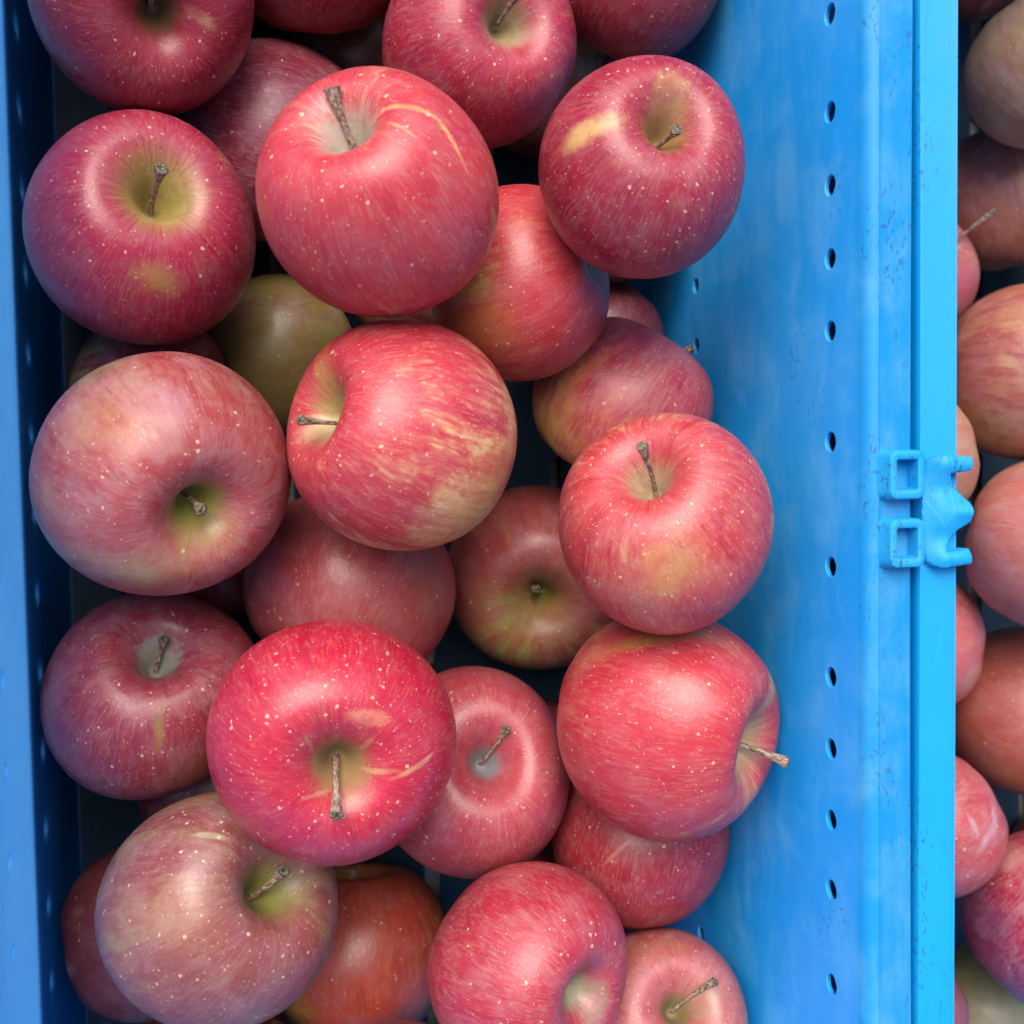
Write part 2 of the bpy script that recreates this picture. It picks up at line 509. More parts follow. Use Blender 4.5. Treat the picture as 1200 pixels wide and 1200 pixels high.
# name, crate, centre, equator radius, rotation, shape seed, height, stem tip, ground / blush / stripe / hollow colours,
# blush cover, blush side, stripes, hollow size, hollow raggedness, bloom, lenticels, marks on the skin (some purple ones paint crate reflections), label
APPLES = [
('A', 'm', (-0.0345, 0.166, 0.1228), 0.03945, (0.9498, 0.2769, 0.1396, -0.0407), 100, 0.95, (-0.0899, 0.2034, 0.8295), 'c9a860', 'a2203e', '7c1430', '6f5a40', 0.98, (-0.1933, 0.1776, 0.9649), 0.5, 0.115, 0.08, 0.1, 0.8, [((0.3142, 0.055, 0.7727), (0.8193, -0.3257, 0.4718), (-0.5211, -0.0799, 0.8498), 0.2, 0.077, 'd8a892', 0.55, 0.7, 0.9), ((-0.1223, -0.1747, 0.6529), (0.8135, -0.5815, -0.012), (0.4369, 0.5972, 0.6727), 0.538, 0.2, '9c3a46', 0.4, 0.9, 0.3)], 'deep crimson apple with pale flecks beside its stem, next to the magenta apple'),
('B', 'm', (-0.0382, 0.0843, 0.1137), 0.04081, (0.9824, -0.1258, 0.1371, 0.0176), 107, 1.0, (-0.0167, 0.0939, 1.013), 'c9a860', 'b22a50', '8a1b40', 'b4a562', 0.98, (-0.1833, -0.4299, 0.8841), 0.5, 0.19, 0.1, 0.16, 0.8, [((-0.0427, -0.7311, 0.6545), (0.9274, -0.2524, -0.2761), (0.0082, -0.7242, 0.6895), 0.26, 0.168, 'c29a58', 0.8, 0.75, 0.35), ((-0.7828, -0.2495, 0.6064), (0.6105, -0.2595, 0.7483), (-0.7907, -0.2531, 0.5574), 0.306, 0.842, '6f2a5c', 0.5, 0.95, 0.2)], 'magenta-red apple with wide olive stem hollow and a yellowish patch on its side'),  # purple left side paints the blue wall's reflection
('C', 'm', (0.0418, 0.0862, 0.1754), 0.03962, (0.9325, -0.2481, -0.2538, -0.0675), 114, 1.02, (-0.1165, 0.316, 0.8739), 'e0b088', 'cc3c4e', 'b02040', 'bdb2ac', 0.86, (0.3946, -0.6406, 0.6587), 0.45, 0.15, 0.14, 0.14, 0.8, [((0.5708, 0.0829, 0.8113), (0.9314, -0.0831, -0.3544), (0.3636, 0.1678, 0.9163), 0.297, 0.035, 'ecc07e', 0.8, 0.6, 0.5), ((0.8339, -0.048, 0.6046), (0.4754, -0.5996, -0.6438), (0.8301, 0.0635, 0.5539), 0.311, 0.028, 'ecc07e', 0.75, 0.6, 0.6), ((0.5418, -0.1493, 0.8432), (0.8643, -0.4566, -0.2111), (0.2495, 0.0248, 0.9681), 0.184, 0.021, 'f0c8a0', 0.6, 0.6, 0.5), ((-0.1047, 0.0851, 0.5985), (0.6725, 0.2781, -0.6859), (0.7079, -0.5121, 0.4864), 0.282, 0.141, 'd8cfcf', 0.6, 0.8, 0.5)], 'large bright coral-red apple resting on top, thick stem in a whitish hollow, yellow hairline streak'),
('D', 'm', (0.0882, 0.1603, 0.1146), 0.0381, (0.9949, 0.0316, 0.0953, -0.003), 121, 1.0, (0.0594, 0.249, 0.9458), 'c9a860', 'b72b4e', '8f1d3c', 'b0a684', 0.97, (-0.3612, -0.2906, 0.886), 0.5, 0.14, 0.08, 0.18, 0.8, [((0.166, -0.1106, 0.6973), (0.7586, 0.4464, 0.4747), (-0.6494, 0.4579, 0.6071), 0.261, 0.122, 'c4a894', 0.5, 0.8, 0.4)], 'crimson-pink apple with dark deep stem hollow, behind the top coral apple with the thick stem'),
('E', 'm', (0.1294, 0.0968, 0.1829), 0.03533, (0.9902, -0.1394, -0.0011, -0.0002), 128, 1.0, (0.0557, -0.0738, 0.8103), 'c9a860', 'a72545', '801a38', 'a98a60', 1.0, (-0.3281, -0.4891, 0.8081), 0.5, 0.13, 0.16, 0.16, 1.0, [((-0.7315, -0.0456, 0.6816), (0.6697, 0.1087, 0.7346), (-0.7327, -0.0647, 0.6775), 0.393, 0.139, 'e0bc7c', 0.95, 0.6, 0.35), ((0.0399, 0.2594, 0.755), (0.9922, 0.0026, 0.1244), (-0.0906, -0.67, 0.7368), 0.229, 0.278, 'b58a62', 0.95, 0.35, 0.55), ((0.4722, -0.7356, 0.5303), (0.8591, 0.4756, -0.1889), (0.4944, -0.6758, 0.5467), 0.327, 0.491, '6c2f66', 0.45, 0.95, 0.2)], 'dark crimson apple with tan russet fan round its stem and a cream patch'),  # soft purple at lower right paints blue crate reflection
('F', 'm', (0.1, 0.0668, 0.1282), 0.03658, (0.4504, 0.0678, -0.8803, 0.1325), 135, 1.0, (0.0542, -0.0869, 0.82), 'd8a860', 'cb3a4c', 'b02a3c', 'a39a5e', 0.8, (0.2355, 0.0597, -0.97), 0.5, 0.13, 0.08, 0.12, 1.0, [((-0.4001, 0.0506, -0.8226), (-0.931, -0.3531, 0.0923), (-0.1089, 0.0274, -0.9937), 0.116, 0.303, 'd8cf98', 0.95, 0.5, 0.25), ((0.8488, -0.4875, 0.2572), (-0.0031, -0.5235, -0.852), (0.8722, -0.4182, 0.2538), 0.553, 0.535, 'cc9448', 0.6, 0.9, 0.4)], 'coral apple with orange-yellow flank and pale end, wedged under the top coral apple'),
('G', 'm', (0.0096, 0.1327, 0.0669), 0.04101, (0.6895, 0.0719, 0.7168, -0.0747), 142, 1.0, (-0.0326, 0.0369, 0.82), 'c9a860', '94324e', '7b2440', 'a39a5e', 0.98, (-0.9612, -0.2759, -0.0), 0.5, 0.13, 0.08, 0.25, 0.8, [((-0.9663, 0.2055, 0.008), (-0.0473, -0.2212, 0.9741), (-0.9728, 0.2315, 0.0053), 0.518, 0.346, '9c5478', 0.35, 0.95, 0.3)], 'shaded purple-crimson apple mostly hidden between the magenta apple and the top coral apple'),
('H', 'm', (0.0498, 0.0085, 0.1565), 0.0409, (0.8408, -0.1122, -0.525, -0.0701), 149, 1.0, (0.077, -0.1446, 0.9995), 'e6cc98', 'ca3c50', 'ad2340', 'b0a468', 0.84, (0.0055, 0.425, 0.9052), 0.7, 0.15, 0.15, 0.12, 1.1, [((0.8097, -0.523, -0.3236), (0.3436, 0.8364, -0.4271), (0.7921, -0.5024, -0.3466), 0.73, 0.452, 'dcb47c', 0.85, 0.95, 0.5), ((-0.0967, 0.3022, 0.7913), (0.2437, -0.8562, -0.4555), (0.1675, -0.4254, 0.8894), 0.277, 0.175, 'b79a52', 0.8, 0.7, 0.4), ((-0.1598, -0.1414, 0.6855), (0.6629, 0.2186, -0.716), (0.5365, 0.5284, 0.658), 0.263, 0.175, 'cfc0a8', 0.7, 0.8, 0.5), ((0.8434, 0.1863, -0.507), (-0.5303, -0.0223, -0.8475), (0.8275, 0.2041, -0.5231), 0.131, 0.511, 'd8b48c', 0.6, 0.9, 0.5)], 'coral and cream apple lying on its side, thin stem pointing left in a yellow-green hollow'),
('I', 'm', (-0.0311, -0.0037, 0.1383), 0.04296, (0.9587, 0.1793, 0.217, -0.0406), 156, 1.0, (-0.0165, 0.021, 0.7991), 'b48c7c', 'ae4a54', '9a3844', '8c9140', 0.84, (0.5754, 0.04, 0.8169), 0.8, 0.13, 0.14, 0.34, 0.7, [((-0.5735, 0.7907, -0.1491), (0.748, 0.5992, 0.2855), (-0.5735, 0.8, -0.1764), 0.361, 0.208, '7f8550', 0.75, 0.8, 0.4), ((-0.6332, 0.6298, 0.4665), (0.701, 0.3, 0.647), (-0.6475, 0.6479, 0.4011), 0.417, 0.333, 'b98558', 0.65, 0.85, 0.6), ((-0.4222, -0.4658, 0.7885), (0.9312, 0.1316, 0.3399), (-0.276, -0.3546, 0.8934), 0.556, 0.236, 'b7ad8a', 0.8, 0.8, 0.4), ((-0.8627, -0.0011, 0.5671), (0.4977, 0.4099, 0.7644), (-0.846, 0.0352, 0.532), 0.417, 0.625, 'a2809a', 0.55, 0.95, 0.5), ((-0.3526, 0.7845, 0.5397), (0.708, -0.0915, 0.7003), (-0.37, 0.7966, 0.4781), 0.306, 0.236, 'c898b4', 0.5, 0.8, 0.5), ((-0.2284, 0.4378, 0.841), (0.6929, -0.7184, 0.0625), (-0.013, 0.0742, 0.9972), 0.097, 0.063, 'b8283c', 0.7, 0.8, 0.3), ((0.0424, -0.1727, 0.6572), (0.902, -0.0635, 0.427), (-0.2051, 0.8074, 0.5532), 0.361, 0.333, '9ca050', 0.6, 0.85, 0.4)], 'big mottled pink and lilac apple with green-rimmed stem hollow, against the left crate wall'),
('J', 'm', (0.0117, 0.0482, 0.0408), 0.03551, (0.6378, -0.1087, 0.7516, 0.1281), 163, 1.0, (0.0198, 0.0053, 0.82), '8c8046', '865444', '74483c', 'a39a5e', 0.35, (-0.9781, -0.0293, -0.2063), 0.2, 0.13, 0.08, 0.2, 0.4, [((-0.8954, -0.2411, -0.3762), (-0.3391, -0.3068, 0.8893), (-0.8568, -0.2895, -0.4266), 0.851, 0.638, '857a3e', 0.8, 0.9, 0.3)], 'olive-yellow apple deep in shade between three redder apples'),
('K', 'm', (0.1485, 0.0207, 0.1047), 0.03705, (0.7248, -0.3535, 0.5316, 0.2593), 170, 1.0, (-0.0704, -0.2353, 0.9803), 'dca868', 'c34358', 'a93048', 'a39a5e', 0.76, (-0.2253, -0.56, 0.7973), 0.8, 0.13, 0.08, 0.28, 0.8, [((-0.6255, 0.4455, -0.6146), (-0.617, 0.161, 0.7703), (-0.6576, 0.4324, -0.617), 0.574, 0.497, 'd0955c', 0.7, 0.95, 0.6), ((-0.8113, 0.5281, 0.0931), (0.0197, -0.1796, 0.9835), (-0.8589, 0.5004, 0.1086), 0.383, 0.115, 'd89868', 0.5, 0.8, 0.6), ((-0.6635, -0.219, 0.7633), (0.1848, -0.9821, -0.0375), (-0.6489, -0.1506, 0.7459), 0.325, 0.23, 'b48aa6', 0.5, 0.9, 0.5)], 'pink apple streaked with orange-yellow, touching the right wall behind the apple with upright stem'),
('L', 'm', (0.1367, -0.0236, 0.1844), 0.03731, (0.8931, -0.3172, -0.3007, -0.1068), 177, 0.98, (0.0177, 0.0831, 1.0466), 'dcb88c', 'c44450', 'a9273f', 'c4ae94', 0.8, (0.2784, -0.5567, 0.7827), 0.75, 0.125, 0.12, 0.16, 1.1, [((0.3148, -0.8084, 0.4979), (0.7163, -0.1769, -0.675), (0.3421, -0.7541, 0.5606), 0.315, 0.409, 'cfae70', 0.75, 0.85, 0.6), ((-0.048, -0.9695, 0.3019), (0.9666, -0.1506, -0.2072), (-0.0738, -0.9384, 0.3377), 0.394, 0.315, 'c4917c', 0.4, 0.9, 0.5)], 'rosy coral apple with short upright stem in a pale hollow, beside the right wall'),
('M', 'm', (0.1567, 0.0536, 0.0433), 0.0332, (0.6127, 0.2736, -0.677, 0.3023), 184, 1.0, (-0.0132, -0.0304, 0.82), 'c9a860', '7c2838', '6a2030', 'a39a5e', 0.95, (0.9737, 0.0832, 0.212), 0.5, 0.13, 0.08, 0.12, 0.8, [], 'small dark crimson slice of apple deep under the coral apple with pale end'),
('N', 'm', (0.0375, -0.0514, 0.0826), 0.04278, (0.4826, 0.5168, 0.3061, -0.6374), 191, 0.96, (0.0518, 0.0146, 0.804), 'c4905c', 'b44a52', '963142', 'a39a5e', 0.93, (-0.9785, -0.0067, 0.2063), 0.3, 0.13, 0.08, 0.2, 0.7, [((-0.7399, 0.6658, -0.108), (0.6718, 0.7398, -0.0358), (-0.738, 0.6645, -0.1174), 0.364, 0.547, 'b07a5a', 0.5, 0.9, 0.5)], 'dull brick-red apple lying under the coral and cream apple, no stem showing'),
('O', 'm', (0.1263, -0.0544, 0.054), 0.04306, (0.9868, 0.098, -0.1282, 0.0127), 198, 1.0, (-0.0586, 0.0878, 0.6817), 'b4a868', 'b44c54', '8f3044', '7c8038', 0.8, (0.0147, 0.9976, 0.0683), 0.3, 0.08, 0.08, 0.2, 0.6, [((-0.1677, -0.1312, 0.6924), (0.7964, -0.3629, -0.4838), (0.6048, 0.4757, 0.6388), 0.728, 0.564, '98934e', 0.75, 0.95, 0.4)], 'shaded red apple with green area round a short dark stem, between brick-red and rosy apples'),
('P', 'm', (-0.0421, -0.0903, 0.0908), 0.04098, (0.9411, -0.3278, 0.0786, 0.0274), 205, 1.0, (0.0752, 0.1432, 0.7881), 'b48c60', 'a03a50', '7f2440', '8a8c84', 0.84, (-0.0718, -0.4538, 0.8882), 0.6, 0.085, 0.04, 0.24, 0.8, [((0.0343, 0.0959, 0.5142), (0.8382, 0.064, 0.5416), (-0.2365, -0.8522, 0.4667), 0.311, 0.27, 'aab4b2', 1.0, 0.3, 0.45), ((-0.0258, -0.7071, 0.7131), (0.9978, -0.0605, -0.0255), (-0.0221, -0.6761, 0.7365), 0.057, 0.279, 'aaa054', 0.85, 0.9, 0.6), ((0.2958, -0.9008, 0.2201), (0.8184, 0.3732, 0.437), (0.3205, -0.9276, 0.1921), 0.491, 0.279, '8f5c48', 0.6, 0.9, 0.5), ((-0.7803, -0.5123, 0.3911), (0.5502, -0.2345, 0.8014), (-0.7879, -0.4638, 0.4051), 0.246, 0.491, '5c2f66', 0.5, 0.95, 0.2)], 'purplish crimson apple with grey-blue stem hollow and yellow-green streak, against the left wall'),  # purple left flank is painted reflection of the wall
('Q', 'm', (0.0233, -0.096, 0.1617), 0.04202, (0.9995, 0.0308, 0.0008, -0.0), 212, 0.95, (-0.0473, -0.268, 0.9337), 'e0a070', 'c42449', 'a41536', '8f7a58', 1.0, (-0.061, 0.3046, 0.9505), 0.45, 0.12, 0.18, 0.1, 1.35, [((0.022, -0.1096, 0.5231), (0.9631, 0.0578, 0.2628), (-0.1826, 0.8578, 0.4805), 0.322, 0.252, '9c8460', 0.95, 0.35, 0.45), ((0.578, -0.0164, 0.7456), (0.8685, 0.3738, -0.3255), (0.3642, -0.0358, 0.9306), 0.238, 0.028, 'd6a684', 0.9, 0.5, 0.4), ((0.2965, -0.0339, 0.7291), (0.8609, 0.026, 0.5081), (-0.5082, 0.0891, 0.8566), 0.182, 0.028, 'c99c78', 0.9, 0.5, 0.5), ((0.2181, 0.4019, 0.793), (0.9863, -0.1603, -0.0385), (0.027, -0.0732, 0.997), 0.196, 0.077, 'eaa890', 0.75, 0.6, 0.5), ((-0.2244, 0.2337, 0.7432), (0.2813, -0.8006, -0.529), (0.3751, -0.4157, 0.8286), 0.126, 0.021, 'c09478', 0.8, 0.6, 0.6), ((-0.1811, -0.1825, 0.7069), (0.8648, 0.0338, -0.501), (0.4336, 0.4529, 0.779), 0.168, 0.021, 'c09478', 0.8, 0.6, 0.6), ((0.2039, 0.1824, 0.7103), (0.4721, 0.6217, 0.625), (-0.4523, -0.4378, 0.7771), 0.112, 0.028, 'c09478', 0.8, 0.6, 0.6), ((-0.3365, -0.3949, 0.7606), (0.842, -0.5384, 0.0353), (-0.1749, -0.2105, 0.9618), 0.629, 0.154, '8d3a86', 0.35, 0.9, 0.3), ((0.4722, -0.5167, 0.6634), (0.7478, 0.6639, -0.0082), (0.4334, -0.4786, 0.7636), 0.28, 0.112, '8d3a86', 0.35, 0.9, 0.3)], 'vivid pink-red apple on top with brown star of russet round a forward-leaning stem'),  # two purple lower edges paint blue light off the crate
('R', 'm', (0.082, -0.1277, 0.1029), 0.0413, (0.981, -0.1918, 0.0281, 0.0055), 219, 1.0, (0.1951, 0.2716, 0.8404), 'c9a860', 'b8445a', '982c46', '8c90a0', 0.95, (-0.2311, -0.0956, 0.9682), 0.4, 0.085, 0.06, 0.2, 0.8, [((0.0734, -0.0729, 0.5151), (0.6452, 0.0632, 0.7614), (-0.6223, 0.6216, 0.4757), 0.254, 0.186, '9aa2b8', 0.8, 0.9, 0.4)], 'pinkish red apple with slanting stem in a small blue-grey hollow'),
('S', 'm', (0.1457, -0.0989, 0.1594), 0.04216, (0.9335, 0.0558, 0.3536, -0.0211), 226, 1.02, (0.1877, -0.1237, 1.0577), 'dcb080', 'ca3a4e', 'b0263c', 'b5aa92', 0.84, (-0.8615, 0.2878, 0.4182), 0.5, 0.17, 0.1, 0.14, 1.3, [((0.3223, 0.4938, 0.8014), (0.6967, -0.7111, 0.0949), (0.2713, 0.3836, 0.8827), 0.12, 0.526, 'b9b592', 0.85, 0.7, 0.3), ((-0.5067, 0.8762, 0.0991), (0.539, 0.23, 0.8103), (-0.489, 0.8687, 0.0787), 0.602, 0.12, 'b3934c', 0.85, 0.8, 0.4), ((-0.6564, 0.5966, -0.4622), (0.3063, 0.8128, 0.4955), (-0.6776, 0.5518, -0.4862), 0.301, 0.18, 'c99a74', 0.5, 0.9, 0.5), ((-0.7245, 0.5814, 0.4513), (0.25, -0.2591, 0.9329), (-0.7495, 0.5582, 0.3559), 0.376, 0.135, 'e0a0a0', 0.4, 0.8, 0.6)], 'large coral apple on its side, long stem pointing at the right wall, greenish right edge'),
('T', 'm', (0.1525, -0.1596, 0.1085), 0.03741, (0.5188, -0.4805, -0.4115, -0.575), 233, 1.0, (-0.1002, -0.0489, 0.82), 'c9a860', 'a62c42', '86203a', 'a39a5e', 0.97, (0.8059, -0.3751, 0.4581), 0.35, 0.13, 0.08, 0.14, 0.9, [((0.8038, -0.5769, 0.2711), (0.1178, 0.5728, 0.8112), (0.7624, -0.5756, 0.2958), 0.23, 0.029, 'd08a78', 0.85, 0.5, 0.4), ((0.8452, 0.4891, 0.0914), (-0.5213, 0.8423, 0.137), (0.8533, 0.5156, 0.0776), 0.288, 0.441, '6c2f60', 0.4, 0.95, 0.2)], 'dark crimson apple with a pale scratch, under the coral apple with long stem'),  # soft purple side paints reflected crate blue
('U', 'm', (-0.0166, -0.1632, 0.1311), 0.04259, (0.9181, -0.2231, 0.3184, 0.0774), 240, 1.0, (0.0338, 0.0887, 0.9406), 'a08a6c', '964e54', '84404a', '7f8444', 0.62, (-0.5449, -0.0161, 0.8383), 0.5, 0.14, 0.12, 0.3, 1.2, [((-0.4162, 0.5535, 0.7956), (0.6938, -0.4653, 0.5497), (-0.3263, 0.4773, 0.8159), 0.176, 0.037, 'c8c8b4', 0.9, 0.5, 0.3), ((0.1967, -0.0747, 0.6845), (0.5721, -0.3564, 0.7387), (-0.714, 0.2267, 0.6624), 0.293, 0.249, '878a4c', 0.75, 0.8, 0.4), ((-0.9317, -0.2528, 0.2909), (0.4103, -0.4735, 0.7794), (-0.9015, -0.3396, 0.2683), 0.513, 0.44, '8d6c80', 0.45, 0.95, 0.5), ((-0.5935, 0.3283, 0.802), (0.8634, -0.1384, 0.4852), (-0.4548, 0.2028, 0.8672), 0.22, 0.293, 'b890a8', 0.45, 0.9, 0.4), ((-0.7994, 0.0328, 0.668), (0.6148, -0.3733, 0.6947), (-0.7629, -0.0579, 0.6439), 0.44, 0.367, 'b48c68', 0.45, 0.95, 0.6), ((0.0376, -0.8134, 0.5637), (0.5212, 0.4785, 0.7067), (-0.0, -0.828, 0.5607), 0.367, 0.161, '9a5488', 0.5, 0.9, 0.3)], 'dull mottled brown-pink apple with green stem hollow and a short white scrape'),  # purple lower edge paints reflected crate blue
('V', 'm', (0.0395, -0.2219, 0.0484), 0.04183, (0.4457, -0.5489, -0.5538, -0.4396), 247, 1.0, (-0.1139, -0.017, 0.82), 'b89a50', 'b8483c', '8c2c34', 'a39a5e', 0.78, (0.9762, -0.0708, 0.2049), 0.5, 0.13, 0.08, 0.12, 0.6, [((0.5805, -0.7215, -0.3753), (0.6188, 0.697, -0.3624), (0.5572, -0.7146, -0.423), 0.315, 0.407, 'a89850', 0.8, 0.8, 0.5), ((-0.234, -0.0403, 0.723), (0.0386, 0.9631, -0.2665), (0.6949, 0.1658, 0.6997), 0.555, 0.278, '8c7c40', 0.7, 0.85, 0.4), ((0.9797, -0.1031, 0.088), (0.0766, 0.9931, -0.0888), (0.9937, -0.0687, 0.0883), 0.555, 0.463, 'b85040', 0.4, 0.9, 0.5)], 'orange-red apple with yellow-green patches, low between mottled and pink apples'),
('W', 'm', (0.094, -0.1889, 0.1519), 0.03769, (0.9707, 0.0153, 0.2399, -0.0038), 254, 1.0, (0.0336, -0.2544, 0.6362), 'c9a860', 'b8344f', '952442', 'a5aa98', 0.96, (-0.5975, 0.4489, 0.6644), 0.45, 0.11, 0.06, 0.2, 0.8, [((0.1919, -0.117, 0.7101), (0.7271, -0.1626, 0.667), (-0.5882, 0.3535, 0.7274), 0.185, 0.252, '8f968c', 0.8, 0.5, 0.4)], 'glossy pink-crimson apple with grey-green hollow turned towards the right wall'),
('X', 'm', (0.1523, -0.2272, 0.1304), 0.03523, (0.9574, -0.2885, 0.0147, 0.0044), 261, 1.0, (0.368, 0.2018, 1.0222), 'c09468', 'bc5c66', '9c3c4e', '7c7a50', 0.82, (-0.3345, -0.0696, 0.9398), 0.5, 0.11, 0.1, 0.3, 0.8, [((-0.1863, 0.6979, 0.695), (0.9225, -0.0507, 0.3827), (-0.2406, 0.6996, 0.6727), 0.588, 0.255, '9c7450', 0.6, 0.9, 0.4), ((0.2965, 0.0521, 0.7797), (0.8079, -0.2101, 0.5506), (-0.5785, -0.105, 0.8089), 0.333, 0.274, '8f9078', 0.6, 0.7, 0.4)], 'dusty pink apple with olive stem hollow, below the dark crimson scratched apple'),
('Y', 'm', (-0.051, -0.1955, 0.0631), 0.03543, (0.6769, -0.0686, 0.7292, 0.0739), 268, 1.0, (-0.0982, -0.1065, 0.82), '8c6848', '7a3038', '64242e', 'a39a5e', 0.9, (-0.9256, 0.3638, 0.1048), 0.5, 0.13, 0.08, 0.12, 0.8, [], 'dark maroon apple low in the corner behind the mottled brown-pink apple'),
('Z', 'm', (0.0281, 0.2042, 0.0923), 0.03726, (0.6269, -0.327, -0.3796, -0.5966), 275, 1.0, (-0.0817, -0.0542, 0.82), 'c9a860', '9a2038', '7c1830', 'a39a5e', 0.98, (0.9938, -0.0487, 0.0995), 0.5, 0.13, 0.08, 0.12, 0.8, [], 'dark red apple at the back between deep crimson and crimson-pink apples'),
('AA', 'm', (0.1538, 0.1945, 0.1096), 0.03503, (0.8812, -0.375, 0.2648, 0.1127), 282, 1.0, (-0.0835, 0.0469, 0.82), 'c9a860', 'a02a40', '801c34', 'a39a5e', 0.97, (-0.736, -0.6695, 0.1009), 0.5, 0.13, 0.08, 0.12, 1.0, [], 'dark red apple at the back wall side, behind the crimson apple with russet fan'),
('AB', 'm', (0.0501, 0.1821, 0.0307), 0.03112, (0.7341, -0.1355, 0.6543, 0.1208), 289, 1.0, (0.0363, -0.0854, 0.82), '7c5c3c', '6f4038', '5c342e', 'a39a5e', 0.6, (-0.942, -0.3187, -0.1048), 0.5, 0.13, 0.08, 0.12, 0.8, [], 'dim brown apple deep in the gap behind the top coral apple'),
('r0', 'r', (0.3591, 0.2516, 0.0372), 0.03332, (0.9252, -0.3765, -0.0429, -0.0175), 296, 1.0, (-0.0353, 0.0233, 0.82), 'c9a860', '94403f', '702430', 'a39a5e', 0.8, (-0.4662, -0.8288, 0.3094), 0.5, 0.13, 0.08, 0.12, 0.8, [], 'dark red apple at the far left of the neighbouring crate'),
('r1', 'r', (0.3534, 0.1727, 0.1015), 0.03466, (0.6447, 0.2904, 0.4729, -0.5257), 303, 1.0, (0.0663, 0.0476, 0.82), 'a89674', 'a07660', '80503f', 'a39a5e', 0.45, (-0.563, -0.7446, 0.3586), 0.3, 0.13, 0.08, 0.3, 0.5, [], 'grey-brown shaded apple in the neighbouring crate, above the one with green patch'),
('r2', 'r', (0.3817, 0.1289, 0.0425), 0.04002, (0.5365, -0.4607, -0.5331, -0.4646), 310, 1.0, (0.0331, -0.0463, 0.82), 'b49468', 'aa685a', '84403e', 'a39a5e', 0.7, (0.7786, -0.6182, -0.1078), 0.5, 0.13, 0.08, 0.25, 0.8, [((-0.0739, 0.0164, 0.4783), (0.29, 0.9108, -0.2939), (0.8802, -0.1333, 0.4555), 0.35, 0.219, '98903c', 0.8, 0.8, 0.4)], 'brown-pink apple with yellow-green patch in the neighbouring crate'),
('r3', 'r', (0.3229, 0.0872, 0.0432), 0.03255, (0.9598, -0.2486, 0.1264, 0.0327), 317, 1.0, (0.4598, 0.1854, 1.4168), 'c9a860', 'b85a72', 'a04660', 'a39a5e', 0.9, (-0.7356, -0.4486, 0.5077), 0.5, 0.13, 0.08, 0.3, 0.8, [], 'pink apple with protruding stem half under the rim of the neighbouring crate'),
('r4', 'r', (0.3586, 0.0373, 0.0849), 0.04264, (0.8723, 0.0611, 0.4839, -0.0339), 324, 1.0, (0.0152, -0.0226, 0.82), 'c89a78', 'b8625c', 'a44c4a', 'a39a5e', 0.55, (-0.992, -0.0788, -0.099), 1.0, 0.13, 0.08, 0.2, 0.7, [], 'apple with fine pink-brown stripes in the neighbouring crate, below the pink stemmed one'),
('r5', 'r', (0.2958, -0.0021, 0.0846), 0.03187, (0.5674, 0.0563, -0.8175, 0.081), 331, 1.0, (-0.0125, 0.0992, 0.82), 'c0a07c', 'bc7c70', 'a86658', 'a39a5e', 0.5, (0.9762, 0.0463, 0.212), 0.3, 0.13, 0.08, 0.25, 0.8, [], 'pale tan-pink apple peeking beside the bracket of the neighbouring crate'),
('r6', 'r', (0.3538, -0.0432, 0.1063), 0.03985, (0.9235, 0.0824, 0.3731, -0.0333), 338, 1.0, (-0.095, 0.0358, 0.82), 'ccaa84', 'c87472', 'b8605e', 'a39a5e', 0.7, (-0.99, 0.0966, 0.1025), 0.7, 0.13, 0.08, 0.35, 0.4, [((-0.6669, 0.5936, -0.3913), (0.1136, 0.5852, 0.8029), (-0.6393, 0.6616, -0.3918), 0.138, 0.039, 'd8785c', 0.7, 0.7, 0.4)], 'dusty pink apple with orange fleck beside the bracket of the neighbouring crate'),
('r7', 'r', (0.3137, -0.0936, 0.0625), 0.03413, (0.5615, -0.0282, -0.8259, -0.0415), 345, 1.0, (-0.0216, 0.0533, 0.82), 'c9a860', 'c86470', 'a84450', 'a39a5e', 0.85, (0.9663, 0.1407, 0.2157), 0.5, 0.13, 0.08, 0.25, 0.8, [((0.6347, -0.3213, -0.6446), (-0.6129, 0.3304, -0.7178), (0.6348, -0.3351, -0.6962), 0.246, 0.295, 'b8a498', 0.7, 0.8, 0.4)], 'rose apple with grey edge peeking out under the rim of the neighbouring crate'),
('r8', 'r', (0.3788, -0.1315, 0.061), 0.04272, (0.9262, 0.0978, 0.3621, -0.0383), 352, 1.0, (0.0482, -0.0558, 0.82), 'c08c68', 'b25c54', '9c4844', 'a39a5e', 0.72, (-0.9657, 0.2377, 0.1048), 0.5, 0.13, 0.08, 0.15, 1.3, [], 'brick-brown speckled apple in the neighbouring crate, beside the rose apple with grey edge'),
('r9', 'r', (0.3002, -0.1719, 0.0941), 0.03386, (0.6344, 0.1209, -0.75, 0.1429), 359, 1.0, (-0.0214, -0.1002, 0.82), 'c9a860', 'be4c58', '962e40', 'a39a5e', 0.95, (0.8674, 0.428, 0.254), 0.5, 0.13, 0.08, 0.3, 0.8, [((0.9475, -0.0464, -0.3176), (-0.2526, 0.4935, -0.8322), (0.9448, -0.0598, -0.3222), 0.257, 0.059, 'c8a8c0', 0.8, 0.6, 0.8), ((0.9523, 0.2043, -0.2362), (0.2147, -0.9766, 0.0096), (0.949, 0.2062, -0.2386), 0.211, 0.047, 'c8a8c0', 0.7, 0.6, 0.8), ((0.8154, 0.0908, -0.5705), (-0.3908, -0.6743, -0.6265), (0.7998, 0.0882, -0.5938), 0.07, 0.304, 'c8b0c8', 0.7, 0.6, 0.7)], 'rose-red apple with milky residue streaks in the neighbouring crate'),
